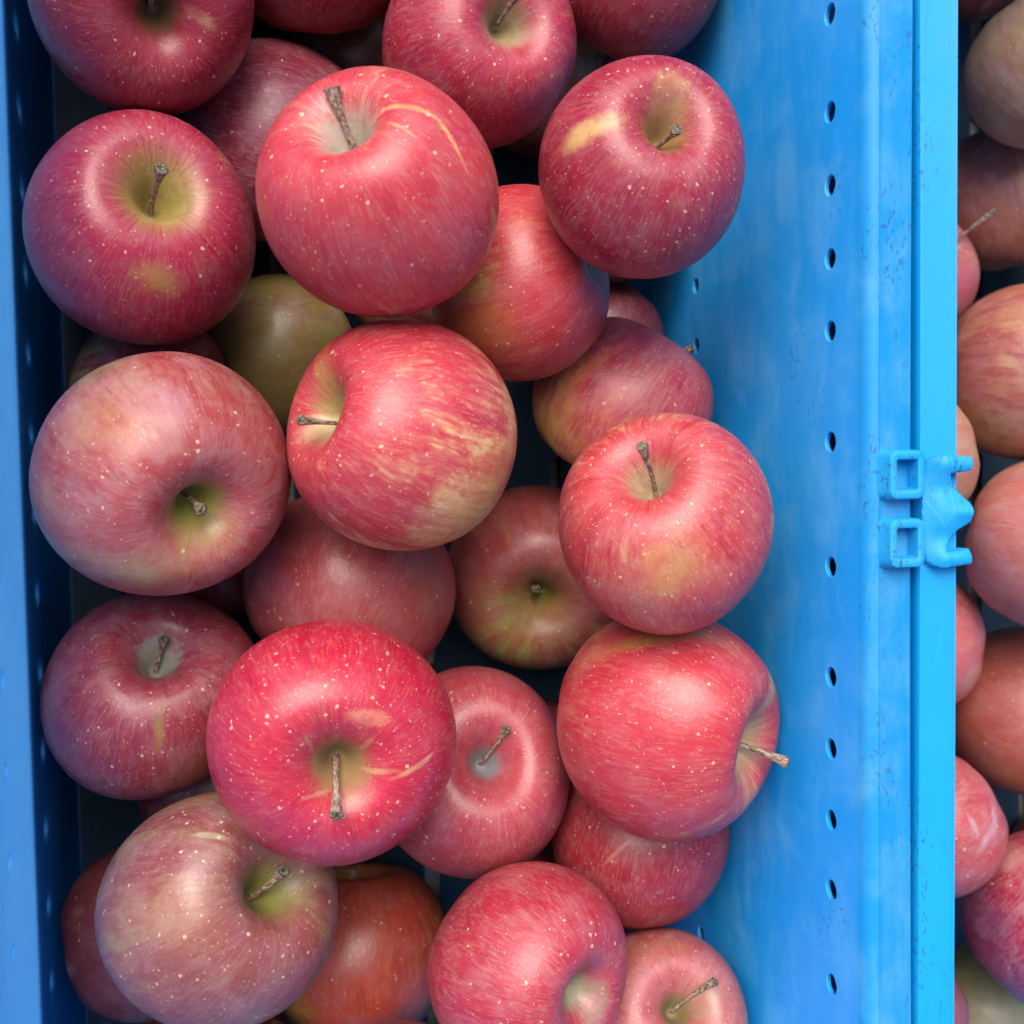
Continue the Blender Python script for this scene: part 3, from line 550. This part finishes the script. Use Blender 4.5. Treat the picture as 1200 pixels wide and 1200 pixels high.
('r10', 'r', (0.3608, -0.2219, 0.1045), 0.04282, (0.819, -0.4022, 0.3673, 0.1804), 366, 1.0, (0.038, 0.0199, 0.82), 'd8b0b0', 'b02c48', '80204a', 'a39a5e', 0.85, (-0.9303, 0.197, 0.3094), 0.6, 0.13, 0.08, 0.35, 0.8, [((-0.755, 0.6114, -0.229), (-0.5882, -0.41, 0.697), (-0.7519, 0.5945, -0.2849), 0.375, 0.562, '6a3a66', 0.75, 0.9, 0.6), ((-0.4759, 0.822, 0.3522), (-0.0697, -0.4305, 0.8999), (-0.4623, 0.8133, 0.3533), 0.375, 0.169, 'd8a0a0', 0.6, 0.9, 0.6)], 'purple and white bloomed apple with red shoulder in the neighbouring crate'),
('r11', 'r', (0.3087, -0.2759, 0.0581), 0.03249, (0.6393, 0.1829, -0.7181, 0.2054), 373, 1.0, (0.0238, -0.1109, 0.82), 'c9a860', '9c4450', '883644', 'a39a5e', 0.85, (0.8096, 0.5774, 0.1054), 0.5, 0.13, 0.08, 0.12, 0.8, [], 'muted rose apple low at the rim of the neighbouring crate, beside the purple one'),
('r12', 'r', (0.3714, -0.2985, 0.0368), 0.03358, (0.8324, 0.2631, 0.465, -0.147), 380, 1.0, (-0.1026, -0.0673, 0.82), '94906c', '8c7a5c', '80684e', 'a39a5e', 0.15, (-0.8993, 0.309, -0.3094), 0.2, 0.13, 0.08, 0.3, 0.3, [], 'pale olive apple deep beneath the purple apple of the neighbouring crate'),
('x0', 'mx', (0.1284, -0.1537, 0.0335), 0.03528, (0.6331, -0.1808, 0.7237, 0.2067), 900, 1.0, (-0.038, -0.0668, 0.78), 'a08450', '842838', '6c1e2c', '7a7444', 0.85, (0, 0, 1), 0.5, 0.12, 0.1, 0.2, 0.8, [], 'shaded red apple deep between the slant-stemmed apple and the scratched apple'),  # filler apples from here on, red darkened to paint shade in the gaps
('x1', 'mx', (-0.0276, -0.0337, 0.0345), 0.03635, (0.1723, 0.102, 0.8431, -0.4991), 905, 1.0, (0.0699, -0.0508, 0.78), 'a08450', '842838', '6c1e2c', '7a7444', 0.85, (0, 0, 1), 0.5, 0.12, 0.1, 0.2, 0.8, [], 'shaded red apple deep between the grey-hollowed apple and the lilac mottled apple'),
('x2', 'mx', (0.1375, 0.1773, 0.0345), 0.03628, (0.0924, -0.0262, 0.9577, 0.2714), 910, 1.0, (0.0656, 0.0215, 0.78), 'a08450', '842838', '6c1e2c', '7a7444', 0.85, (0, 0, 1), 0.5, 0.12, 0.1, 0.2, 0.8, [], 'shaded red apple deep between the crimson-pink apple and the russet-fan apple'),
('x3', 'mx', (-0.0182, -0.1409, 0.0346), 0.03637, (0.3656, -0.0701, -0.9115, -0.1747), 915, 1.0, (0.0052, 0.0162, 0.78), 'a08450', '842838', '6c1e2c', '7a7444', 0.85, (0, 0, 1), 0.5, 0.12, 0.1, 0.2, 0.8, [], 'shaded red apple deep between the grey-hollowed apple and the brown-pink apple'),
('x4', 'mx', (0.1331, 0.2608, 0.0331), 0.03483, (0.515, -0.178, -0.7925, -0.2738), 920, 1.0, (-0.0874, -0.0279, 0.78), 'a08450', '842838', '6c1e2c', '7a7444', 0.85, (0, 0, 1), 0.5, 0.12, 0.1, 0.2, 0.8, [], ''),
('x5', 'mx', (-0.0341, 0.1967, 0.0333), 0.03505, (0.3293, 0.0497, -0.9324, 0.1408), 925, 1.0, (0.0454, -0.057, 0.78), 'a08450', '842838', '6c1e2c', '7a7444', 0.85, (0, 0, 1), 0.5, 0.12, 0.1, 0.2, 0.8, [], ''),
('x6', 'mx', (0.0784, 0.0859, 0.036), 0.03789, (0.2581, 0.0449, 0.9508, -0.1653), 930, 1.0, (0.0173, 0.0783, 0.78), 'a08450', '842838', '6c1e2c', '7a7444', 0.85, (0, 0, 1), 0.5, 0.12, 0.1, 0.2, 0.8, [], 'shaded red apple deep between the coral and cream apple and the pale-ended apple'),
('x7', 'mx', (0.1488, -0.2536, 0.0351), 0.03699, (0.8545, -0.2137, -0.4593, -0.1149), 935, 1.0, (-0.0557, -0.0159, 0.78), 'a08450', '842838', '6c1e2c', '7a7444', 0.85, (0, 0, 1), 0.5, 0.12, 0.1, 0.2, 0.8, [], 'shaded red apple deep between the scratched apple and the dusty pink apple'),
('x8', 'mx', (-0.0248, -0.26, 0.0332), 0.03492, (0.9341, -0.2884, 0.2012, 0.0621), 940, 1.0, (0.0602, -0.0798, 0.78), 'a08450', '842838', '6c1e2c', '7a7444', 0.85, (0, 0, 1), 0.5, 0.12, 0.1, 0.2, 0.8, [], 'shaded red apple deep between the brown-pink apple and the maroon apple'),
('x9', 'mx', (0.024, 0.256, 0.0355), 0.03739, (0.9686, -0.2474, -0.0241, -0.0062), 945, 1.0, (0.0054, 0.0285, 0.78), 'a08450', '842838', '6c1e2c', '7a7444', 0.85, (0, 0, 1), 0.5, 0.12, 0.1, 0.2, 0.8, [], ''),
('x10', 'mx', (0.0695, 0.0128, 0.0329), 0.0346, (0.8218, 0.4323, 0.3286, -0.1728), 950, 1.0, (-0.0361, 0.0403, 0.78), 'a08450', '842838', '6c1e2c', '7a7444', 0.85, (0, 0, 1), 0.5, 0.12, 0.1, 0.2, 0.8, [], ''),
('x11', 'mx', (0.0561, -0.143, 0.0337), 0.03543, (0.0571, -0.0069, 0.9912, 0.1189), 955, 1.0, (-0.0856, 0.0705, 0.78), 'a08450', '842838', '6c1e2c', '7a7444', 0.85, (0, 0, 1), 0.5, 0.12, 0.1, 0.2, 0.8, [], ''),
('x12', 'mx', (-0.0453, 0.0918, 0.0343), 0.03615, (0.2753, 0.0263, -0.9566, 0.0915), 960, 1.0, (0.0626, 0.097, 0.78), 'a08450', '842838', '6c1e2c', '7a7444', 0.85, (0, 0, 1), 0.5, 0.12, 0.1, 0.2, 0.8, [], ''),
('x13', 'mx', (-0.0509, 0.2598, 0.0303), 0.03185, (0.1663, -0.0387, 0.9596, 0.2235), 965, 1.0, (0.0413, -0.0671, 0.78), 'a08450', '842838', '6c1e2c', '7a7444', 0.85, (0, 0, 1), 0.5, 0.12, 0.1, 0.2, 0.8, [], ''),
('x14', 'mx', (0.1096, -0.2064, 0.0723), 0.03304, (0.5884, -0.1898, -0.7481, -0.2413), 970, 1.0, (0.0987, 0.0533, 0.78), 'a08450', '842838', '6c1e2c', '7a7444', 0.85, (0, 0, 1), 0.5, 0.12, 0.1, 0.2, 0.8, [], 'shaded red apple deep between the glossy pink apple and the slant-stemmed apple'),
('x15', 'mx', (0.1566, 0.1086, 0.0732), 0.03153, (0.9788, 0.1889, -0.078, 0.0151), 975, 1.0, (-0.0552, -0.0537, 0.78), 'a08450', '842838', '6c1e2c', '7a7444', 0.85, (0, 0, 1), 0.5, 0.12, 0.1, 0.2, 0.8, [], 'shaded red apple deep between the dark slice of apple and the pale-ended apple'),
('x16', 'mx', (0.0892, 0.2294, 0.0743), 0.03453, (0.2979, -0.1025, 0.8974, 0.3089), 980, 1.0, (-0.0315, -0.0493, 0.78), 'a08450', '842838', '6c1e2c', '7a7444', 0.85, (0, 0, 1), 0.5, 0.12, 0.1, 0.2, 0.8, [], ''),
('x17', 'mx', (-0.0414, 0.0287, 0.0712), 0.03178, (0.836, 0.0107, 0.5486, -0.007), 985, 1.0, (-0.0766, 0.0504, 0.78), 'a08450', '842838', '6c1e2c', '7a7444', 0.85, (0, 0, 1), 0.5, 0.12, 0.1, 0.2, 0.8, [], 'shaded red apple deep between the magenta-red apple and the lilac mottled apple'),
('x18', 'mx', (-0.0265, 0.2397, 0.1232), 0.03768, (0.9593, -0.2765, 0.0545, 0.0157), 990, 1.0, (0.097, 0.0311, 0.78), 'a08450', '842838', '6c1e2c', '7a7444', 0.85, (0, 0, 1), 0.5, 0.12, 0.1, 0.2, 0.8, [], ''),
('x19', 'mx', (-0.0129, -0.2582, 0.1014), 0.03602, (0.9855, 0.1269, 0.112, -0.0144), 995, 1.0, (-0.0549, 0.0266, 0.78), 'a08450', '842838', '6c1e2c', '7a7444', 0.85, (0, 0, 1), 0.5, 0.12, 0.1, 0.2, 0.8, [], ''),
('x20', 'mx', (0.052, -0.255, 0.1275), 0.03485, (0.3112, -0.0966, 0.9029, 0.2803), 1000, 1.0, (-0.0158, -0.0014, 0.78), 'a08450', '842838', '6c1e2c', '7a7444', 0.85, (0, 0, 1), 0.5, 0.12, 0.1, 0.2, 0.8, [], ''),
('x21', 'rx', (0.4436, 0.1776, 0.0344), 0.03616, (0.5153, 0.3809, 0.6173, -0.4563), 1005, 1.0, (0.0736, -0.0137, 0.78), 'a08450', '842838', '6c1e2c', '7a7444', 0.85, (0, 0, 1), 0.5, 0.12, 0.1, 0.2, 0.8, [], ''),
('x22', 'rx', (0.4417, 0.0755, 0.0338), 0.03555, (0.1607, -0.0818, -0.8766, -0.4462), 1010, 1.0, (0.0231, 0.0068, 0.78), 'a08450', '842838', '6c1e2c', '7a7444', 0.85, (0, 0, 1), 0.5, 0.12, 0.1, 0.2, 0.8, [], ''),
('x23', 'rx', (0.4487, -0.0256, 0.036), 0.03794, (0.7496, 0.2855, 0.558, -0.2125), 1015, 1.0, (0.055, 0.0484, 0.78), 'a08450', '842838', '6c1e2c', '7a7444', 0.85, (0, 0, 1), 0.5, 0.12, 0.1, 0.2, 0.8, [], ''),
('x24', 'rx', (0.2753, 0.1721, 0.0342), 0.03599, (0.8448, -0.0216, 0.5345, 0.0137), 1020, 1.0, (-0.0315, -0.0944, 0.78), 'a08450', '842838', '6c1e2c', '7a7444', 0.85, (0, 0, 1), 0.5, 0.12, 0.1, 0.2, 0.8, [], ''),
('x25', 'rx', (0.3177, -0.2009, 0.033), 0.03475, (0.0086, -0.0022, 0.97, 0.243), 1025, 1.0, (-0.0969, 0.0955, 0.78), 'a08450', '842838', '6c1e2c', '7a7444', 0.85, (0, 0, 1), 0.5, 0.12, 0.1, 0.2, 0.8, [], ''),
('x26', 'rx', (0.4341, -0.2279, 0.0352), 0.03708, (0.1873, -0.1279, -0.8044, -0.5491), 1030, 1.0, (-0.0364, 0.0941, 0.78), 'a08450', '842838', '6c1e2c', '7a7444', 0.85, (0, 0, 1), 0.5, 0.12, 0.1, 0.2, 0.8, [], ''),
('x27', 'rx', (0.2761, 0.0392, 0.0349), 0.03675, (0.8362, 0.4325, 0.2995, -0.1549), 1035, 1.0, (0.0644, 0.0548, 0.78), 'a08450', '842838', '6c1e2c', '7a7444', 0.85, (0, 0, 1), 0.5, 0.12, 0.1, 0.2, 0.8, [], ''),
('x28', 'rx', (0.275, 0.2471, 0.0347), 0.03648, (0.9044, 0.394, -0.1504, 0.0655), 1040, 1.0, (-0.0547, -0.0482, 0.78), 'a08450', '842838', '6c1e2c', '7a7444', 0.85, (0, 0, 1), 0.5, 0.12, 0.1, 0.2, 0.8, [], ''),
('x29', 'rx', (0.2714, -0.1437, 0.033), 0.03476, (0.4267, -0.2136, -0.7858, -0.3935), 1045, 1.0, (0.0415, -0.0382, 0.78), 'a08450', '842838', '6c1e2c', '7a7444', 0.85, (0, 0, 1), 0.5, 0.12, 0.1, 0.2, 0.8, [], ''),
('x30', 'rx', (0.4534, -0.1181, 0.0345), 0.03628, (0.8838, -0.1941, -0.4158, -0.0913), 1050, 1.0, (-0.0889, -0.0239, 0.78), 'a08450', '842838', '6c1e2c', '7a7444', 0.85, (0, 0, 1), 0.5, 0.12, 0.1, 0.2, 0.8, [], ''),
]

HID = {'mx': ('red apple buried beneath the heap in the near crate', 'apples carrying the heap in the near crate'),
       'rx': ('red apple buried under the heap in the neighbouring crate', 'apples carrying the heap in the neighbouring crate')}
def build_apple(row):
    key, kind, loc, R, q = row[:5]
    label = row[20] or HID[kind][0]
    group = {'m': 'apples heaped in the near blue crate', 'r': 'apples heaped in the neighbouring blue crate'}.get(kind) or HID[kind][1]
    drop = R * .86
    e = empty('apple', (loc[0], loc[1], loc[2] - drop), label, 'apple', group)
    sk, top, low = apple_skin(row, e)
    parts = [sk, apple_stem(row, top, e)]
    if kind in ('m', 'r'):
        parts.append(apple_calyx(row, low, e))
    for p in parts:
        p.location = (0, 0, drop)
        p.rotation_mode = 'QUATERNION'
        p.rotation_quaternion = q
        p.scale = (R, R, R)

# ------------------------------------------------------------------ ground
gv = [(-6, -6, -.012), (6, -6, -.012), (6, 6, -.012), (-6, 6, -.012)]
gr = mesh_object('ground', gv, [(0, 1, 2, 3)], M_GROUND)
gr['kind'] = 'structure'

# ------------------------------------------------------------------ crates
RIM = 0.222
Y0, Y1 = -0.315, 0.275
TH = 0.0017

def holed_wall(name, plane, coord, outward, a0, a1, z0, z1, holes, mat, parent):
    """upright wall with punched round holes. plane 'x': wall at x = coord running along y; plane 'y': the other way"""
    pts = [(a0, z0), (a1, z0), (a1, z1), (a0, z1)]
    edges = [(0, 1), (1, 2), (2, 3), (3, 0)]
    K = 20
    for (hy, hz, hr) in holes:
        i0 = len(pts)
        for k in range(K):
            th = 2 * math.pi * k / K
            pts.append((hy + hr * 1.13 * math.cos(th), hz + hr * 1.13 * math.sin(th)))
            edges.append((i0 + k, i0 + (k + 1) % K))
    res = delaunay_2d_cdt([Vector(p) for p in pts], edges, [], 1, 1e-7)
    P = res[0]
    T = [t for t in res[2] if not any(math.hypot(sum(P[i].x for i in t) / 3 - hy, sum(P[i].y for i in t) / 3 - hz) < hr * 1.05 for hy, hz, hr in holes)]
    bm = bmesh.new()
    def put(p, depth):
        d = coord + outward * depth
        return bm.verts.new((d, p[0], p[1]) if plane == 'x' else (p[0], d, p[1]))
    front = [put(p, 0) for p in P]
    back = [put(p, TH) for p in P]
    for t in T:
        bm.faces.new([front[i] for i in t])
        bm.faces.new([back[i] for i in reversed(t)])
    corners = [min(range(len(P)), key=lambda i: (P[i] - Vector(c)).length) for c in pts[:4]]
    for k in range(4):
        a, b = corners[k], corners[(k + 1) % 4]
        bm.faces.new((front[a], front[b], back[b], back[a]))
    for n, (hy, hz, hr) in enumerate(holes):
        ids = [min(range(len(P)), key=lambda i: (P[i] - Vector(pts[4 + n * K + k])).length) for k in range(K)]
        inner = [put((hy + hr * math.cos(2 * math.pi * k / K), hz + hr * math.sin(2 * math.pi * k / K)), TH * .22) for k in range(K)]
        for k in range(K):
            l = (k + 1) % K
            bm.faces.new((front[ids[k]], front[ids[l]], inner[l], inner[k]))
            bm.faces.new((inner[k], inner[l], back[ids[l]], back[ids[k]]))
    return bm_object(name, bm, mat, parent)

def rim_loop(parent, x0, x1, y0, y1, prof, mat, bend=None):
    """moulded rim swept round the opening; prof = (outward offset, height below the rim)"""
    bm = bmesh.new()
    path = []
    M = 26
    cs = [(x0, y0, -1, -1), (x1, y0, 1, -1), (x1, y1, 1, 1), (x0, y1, -1, 1)]
    for k in range(4):
        a, b = cs[k], cs[(k + 1) % 4]
        for i in range(M):
            u = i / M
            x, y = a[0] + (b[0] - a[0]) * u, a[1] + (b[1] - a[1]) * u
            if i == 0:
                sx, sy = a[2], a[3]
            else:
                sx = a[2] if a[2] == b[2] else 0
                sy = a[3] if a[3] == b[3] else 0
            path.append((x, y, sx, sy))
    rings = []
    for (x, y, sx, sy) in path:
        ring = []
        for (o, z) in prof:
            dx = bend(sx, y, o) if bend and sx else 0.0
            ring.append(bm.verts.new((x + sx * o + dx, y + sy * o, RIM + z)))
        rings.append(ring)
    n = len(prof)
    for i in range(len(rings)):
        a, b = rings[i], rings[(i + 1) % len(rings)]
        for j in range(n):
            k = (j + 1) % n
            bm.faces.new((a[j], a[k], b[k], b[j]))
    return bm_object('rim', bm, mat, parent, True)

def box(bm, x0, x1, y0, y1, z0, z1):
    v = [bm.verts.new((x, y, z)) for z in (z0, z1) for (x, y) in ((x0, y0), (x1, y0), (x1, y1), (x0, y1))]
    for f in ((3, 2, 1, 0), (4, 5, 6, 7), (0, 1, 5, 4), (1, 2, 6, 5), (2, 3, 7, 6), (3, 0, 4, 7)):
        bm.faces.new([v[i] for i in f])

def rim_profile(w, lip):
    return [(-.0001, -.0046), (.0004, -.0032), (.0014, -.0014), (.0030, -.0003), (lip, 0.0), (lip + .0007, -.0004), (lip + .0013, -.0007),
            (w - .0016, -.0007), (w - .0006, -.0011), (w - .0001, -.0021), (w, -.0036), (w, -.030), (w - .002, -.030), (w - .002, -.005), (.0045, -.005), (.0035, -.0052), (.0026, -.0052)]

def crate_floor(parent, x0, x1, mat):
    """moulded floor: a plate with rows of drain slots under raised ribs"""
    pts = [(x0, Y0), (x1, Y0), (x1, Y1), (x0, Y1)]
    edges = [(0, 1), (1, 2), (2, 3), (3, 0)]
    slots = []
    nx = int((x1 - x0 - .03) / .034)
    for i in range(nx):
        for j in range(9):
            cx = x0 + .030 + i * .034
            cy = Y0 + .045 + j * .0625
            slots.append((cx, cy))
            i0 = len(pts)
            for k in range(12):
                th = 2 * math.pi * k / 12
                pts.append((cx + .0045 * math.cos(th), cy + (.016 if math.sin(th) >= 0 else -.016) + .0045 * math.sin(th)))
                edges.append((i0 + k, i0 + (k + 1) % 12))
    res = delaunay_2d_cdt([Vector(p) for p in pts], edges, [], 1, 1e-7)
    def in_slot(tr):
        cx, cy = sum(res[0][i].x for i in tr) / 3, sum(res[0][i].y for i in tr) / 3
        return any(abs(cx - a) < .0045 and abs(cy - b) < .0195 for a, b in slots)
    tris = [tr for tr in res[2] if not in_slot(tr)]
    bm = bmesh.new()
    f = [bm.verts.new((p[0], p[1], 0.0)) for p in res[0]]
    b = [bm.verts.new((p[0], p[1], -.003)) for p in res[0]]
    for t in tris:
        bm.faces.new([f[i] for i in t])
        bm.faces.new([b[i] for i in reversed(t)])
    used = {}
    for t in tris:
        for k in range(3):
            e = tuple(sorted((t[k], t[(k + 1) % 3])))
            used[e] = used.get(e, 0) + 1
    for (i, j), c in used.items():
        if c == 1:
            bm.faces.new((f[i], f[j], b[j], b[i]))
    for v in [v for v in bm.verts if not v.link_faces]:
        bm.verts.remove(v)
    plate = bm_object('floor_panel', bm, mat, parent)
    for k in range(3):                      # feet bars under the plate
        bm = bmesh.new()
        cx = x0 + .03 + k * ((x1 - x0) - .06) / 2
        box(bm, cx - .008, cx + .008, Y0 + .01, Y1 - .01, -.0118, -.0031)
        bm_object('foot_bar', bm, mat, parent)
    return plate

def build_crate(label, x0, x1, m_wall, m_rim, wall_holes, w_left, w_right, lip, bend):
    e = empty('plastic_crate', ((x0 + x1) / 2, (Y0 + Y1) / 2, -.012), label, 'crate', 'blue plastic fruit crates')
    crate_parts = []
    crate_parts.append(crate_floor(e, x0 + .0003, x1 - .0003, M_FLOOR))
    top = RIM - .0047
    for side, x, sg in (('left', x0, -1), ('right', x1, 1)):
        crate_parts.append(holed_wall('side_wall', 'x', x, sg, Y0 + .0001, Y1 - .0001, -.003, top, wall_holes[side], M_THIN if side == 'left' and x < 0 else m_wall, e))
    # added unseen band outside each side wall, keeps its lower part dark
    for side, x, sg in (('left', x0 - TH - .001, -1), ('right', x1 + TH + .001, 1)):
        crate_parts.append(holed_wall('light_block_band', 'x', x, sg, Y0 + .002, Y1 - .002, -.003, .104, [h for h in wall_holes[side] if h[1] < .1], m_rim, e))
    ends = [(x0 + .03 + i * .03, z, .003) for z in (.08, .15) for i in range(int((x1 - x0 - .04) / .03))]
    crate_parts.append(holed_wall('end_wall', 'y', Y0, -1, x0 - TH, x1 + TH, -.003, top, ends, m_wall, e))
    crate_parts.append(holed_wall('end_wall', 'y', Y1, 1, x0 - TH, x1 + TH, -.003, top, ends, m_wall, e))
    crate_parts.append(rim_loop(e, x0, x1, Y0, Y1, rim_profile(w_left, lip), m_rim, bend))
    return e

def adopt(root):
    """children were modelled in world coordinates: keep them there"""
    bpy.context.view_layer.update()
    for ch in root.children:
        ch.matrix_parent_inverse = root.matrix_world.inverted()

XL, XR = -0.085, 0.1908
W1 = 0.0178
X2L = 0.2257
W2 = 0.0157
right_rows = [(y, .1994, .0033) for y in (.1467, .1145, .0902, .0657, .0414, .0039, -.0388, -.0769, -.1019, -.1268, -.1515, -.185, -.215, -.24, .18, .205)] + \
             [(y, .083, .0031) for y in (.0747, .0484, .022, -.004, .101, .127, -.030, -.19, -.2166, -.243, -.164)]
left_rows = [(y, .144, .0028) for y in np.arange(-.29, .26, .0312)] + [(y, .0805, .0028) for y in np.arange(-.299, .26, .0312)]
def bow_near(sx, y, o):
    return -.0007 * max(0.0, 1 - ((y + .02) / .17) ** 2) * (o / W1) if sx > 0 else 0.0
crate = build_crate('light blue plastic crate with drilled wall, two square sockets on its dusty rim', XL, XR, M_WALL, M_RIM,
                    {'left': left_rows, 'right': right_rows}, W1, W1, .0046, bow_near)
def bow_far(sx, y, o):
    return .0004 * max(0.0, 1 - ((y + .02) / .17) ** 2) * (o / W2) if sx < 0 else 0.0
far_rows = [(y, .1994, .0031) for y in np.arange(-.27, .25, .0312)] + [(y, .083, .0031) for y in np.arange(-.28, .25, .0312)]
crate2 = build_crate('cyan plastic crate next to the first, with a forked bracket on its rim', X2L, X2L + .2758, M_WALL, M_RIM2,
                     {'left': far_rows, 'right': far_rows}, W2, W2, .0022, bow_far)

def rounded_rect(cx, cy, hx, hy, r, n=5):
    out = []
    for (sx, sy, a0) in ((1, 1, 0), (-1, 1, 90), (-1, -1, 180), (1, -1, 270)):
        for k in range(n + 1):
            th = rad(a0 + 90 * k / n)
            out.append((cx + sx * (hx - r) + r * math.cos(th), cy + sy * (hy - r) + r * math.sin(th)))
    return out

def latch_socket(parent, cx, cy, lean):
    """hollow square socket standing on the rim, its foot flaring towards the crate"""
    bm = bmesh.new()
    zb, zt = RIM - .0012, RIM + .0050
    hx, hy = .0064, .0079
    spec = [  # outline half sizes, corner radius, height, shift
        (hx + .0010, hy + .0005, .0030, zb, -lean), (hx + .0003, hy + .0002, .0030, zb + .0018, -lean * .45), (hx, hy, .0028, zt - .0010, 0), (hx - .0003, hy - .0003, .0026, zt - .0003, 0), (hx - .0009, hy - .0009, .0022, zt, 0),
        (hx - .0020, hy - .0022, .0012, zt, 0), (hx - .0026, hy - .0029, .0008, zt - .0004, 0), (hx - .0028, hy - .0031, .0007, zt - .0014, 0), (hx - .0030, hy - .0034, .0006, zb + .0004, 0)]
    rings = []
    for (a, b, r, z, s) in spec:
        rings.append([bm.verts.new((x, y, z)) for (x, y) in rounded_rect(cx + s, cy, a, b, r)])
    for a, b in zip(rings, rings[1:]):
        n = len(a)
        for k in range(n):
            bm.faces.new((a[k], a[(k + 1) % n], b[(k + 1) % n], b[k]))
    bm.faces.new(rings[-1])
    bm.faces.new(list(reversed(rings[0])))
    return bm_object('latch_socket', bm, M_SOCKET, parent, True)
latch_socket(crate, .2027, -.0072, .0016)
latch_socket(crate, .2027, -.0292, .0012)

def hinge_bracket(parent):
    """forked bracket: a scooped body with two end tabs and a pointed tooth that overhang the inner edge"""
    X = lambda p: .2100 + (p - 1087) * .0003125
    Y = lambda p: -.00139 - (p - 535) * .0002735
    outline = [(1093, 539), (1102, 535), (1120, 535), (1138, 537), (1138.5, 545), (1138, 553), (1126, 555), (1115, 556), (1117, 563), (1121, 571), (1127, 579), (1133, 586),
               (1138, 591), (1139, 598), (1139, 606), (1138.5, 614), (1134, 618), (1127, 622), (1120, 630), (1114, 640), (1111, 649), (1122, 648), (1137, 646), (1138, 655), (1137.5, 664),
               (1122, 666), (1106, 667.5), (1097, 665), (1092, 659), (1090, 648), (1089, 625), (1088.5, 600), (1089, 575), (1090, 552)]
    poly = []
    for i, p in enumerate(outline):
        q = outline[(i + 1) % len(outline)]
        poly += [p, ((p[0] + q[0]) / 2, (p[1] + q[1]) / 2)]
    def inside(x, y):
        c = False
        for i in range(len(poly)):
            (xa, ya), (xb, yb) = poly[i], poly[i - 1]
            if (ya > y) != (yb > y) and x < (xb - xa) * (y - ya) / (yb - ya) + xa:
                c = not c
        return c
    def edge_d(x, y):
        return min(math.hypot(x - a, y - b) for a, b in poly)
    def hgt(x, y):
        up = min(1, max(0, (x - 1088) / 22))
        up = up * up * (3 - 2 * up)
        h = .0008 + .0036 * up
        tooth = math.exp(-((y - 602) / 9) ** 2) * min(1, max(0, (x - 1108) / 30))
        ends = max(math.exp(-((y - 545) / 9) ** 2), math.exp(-((y - 657) / 9) ** 2))
        scoop = max(math.exp(-((y - 574) / 14) ** 2), math.exp(-((y - 632) / 14) ** 2))
        return h + .0016 * tooth + .0012 * ends * up - .0016 * scoop * up
    pts = list(poly)
    for gx in np.arange(1089, 1140, 2.2):
        for gy in np.arange(535, 668, 2.2):
            if inside(gx, gy) and edge_d(gx, gy) > 1.4:
                pts.append((gx, gy))
    n = len(poly)
    res = delaunay_2d_cdt([Vector(p) for p in pts], [(i, (i + 1) % n) for i in range(n)], [], 1, 1e-6)
    bm = bmesh.new()
    P = res[0]
    top = []
    for p in P:
        e = edge_d(p.x, p.y)
        h = hgt(p.x, p.y) - (.0004 if e < .5 else 0)
        top.append(bm.verts.new((X(p.x), Y(p.y), RIM + h)))
    for t in res[2]:
        bm.faces.new([top[i] for i in t])
    ids = [min(range(len(P)), key=lambda i: (P[i] - Vector(q)).length) for q in poly]
    cx, cy = 1112, 601
    low = [bm.verts.new((X(cx + (P[i].x - cx) * 1.012), Y(cy + (P[i].y - cy) * 1.004), RIM - .0016)) for i in ids]
    for k in range(n):
        l = (k + 1) % n
        bm.faces.new((top[ids[k]], top[ids[l]], low[l], low[k]))
    bm.faces.new(low)
    return bm_object('hinge_bracket', bm, M_SOCKET, parent, True)
hinge_bracket(crate2)
adopt(crate)
adopt(crate2)

# ------------------------------------------------------------------ the fruit
for row in APPLES:
    build_apple(row)
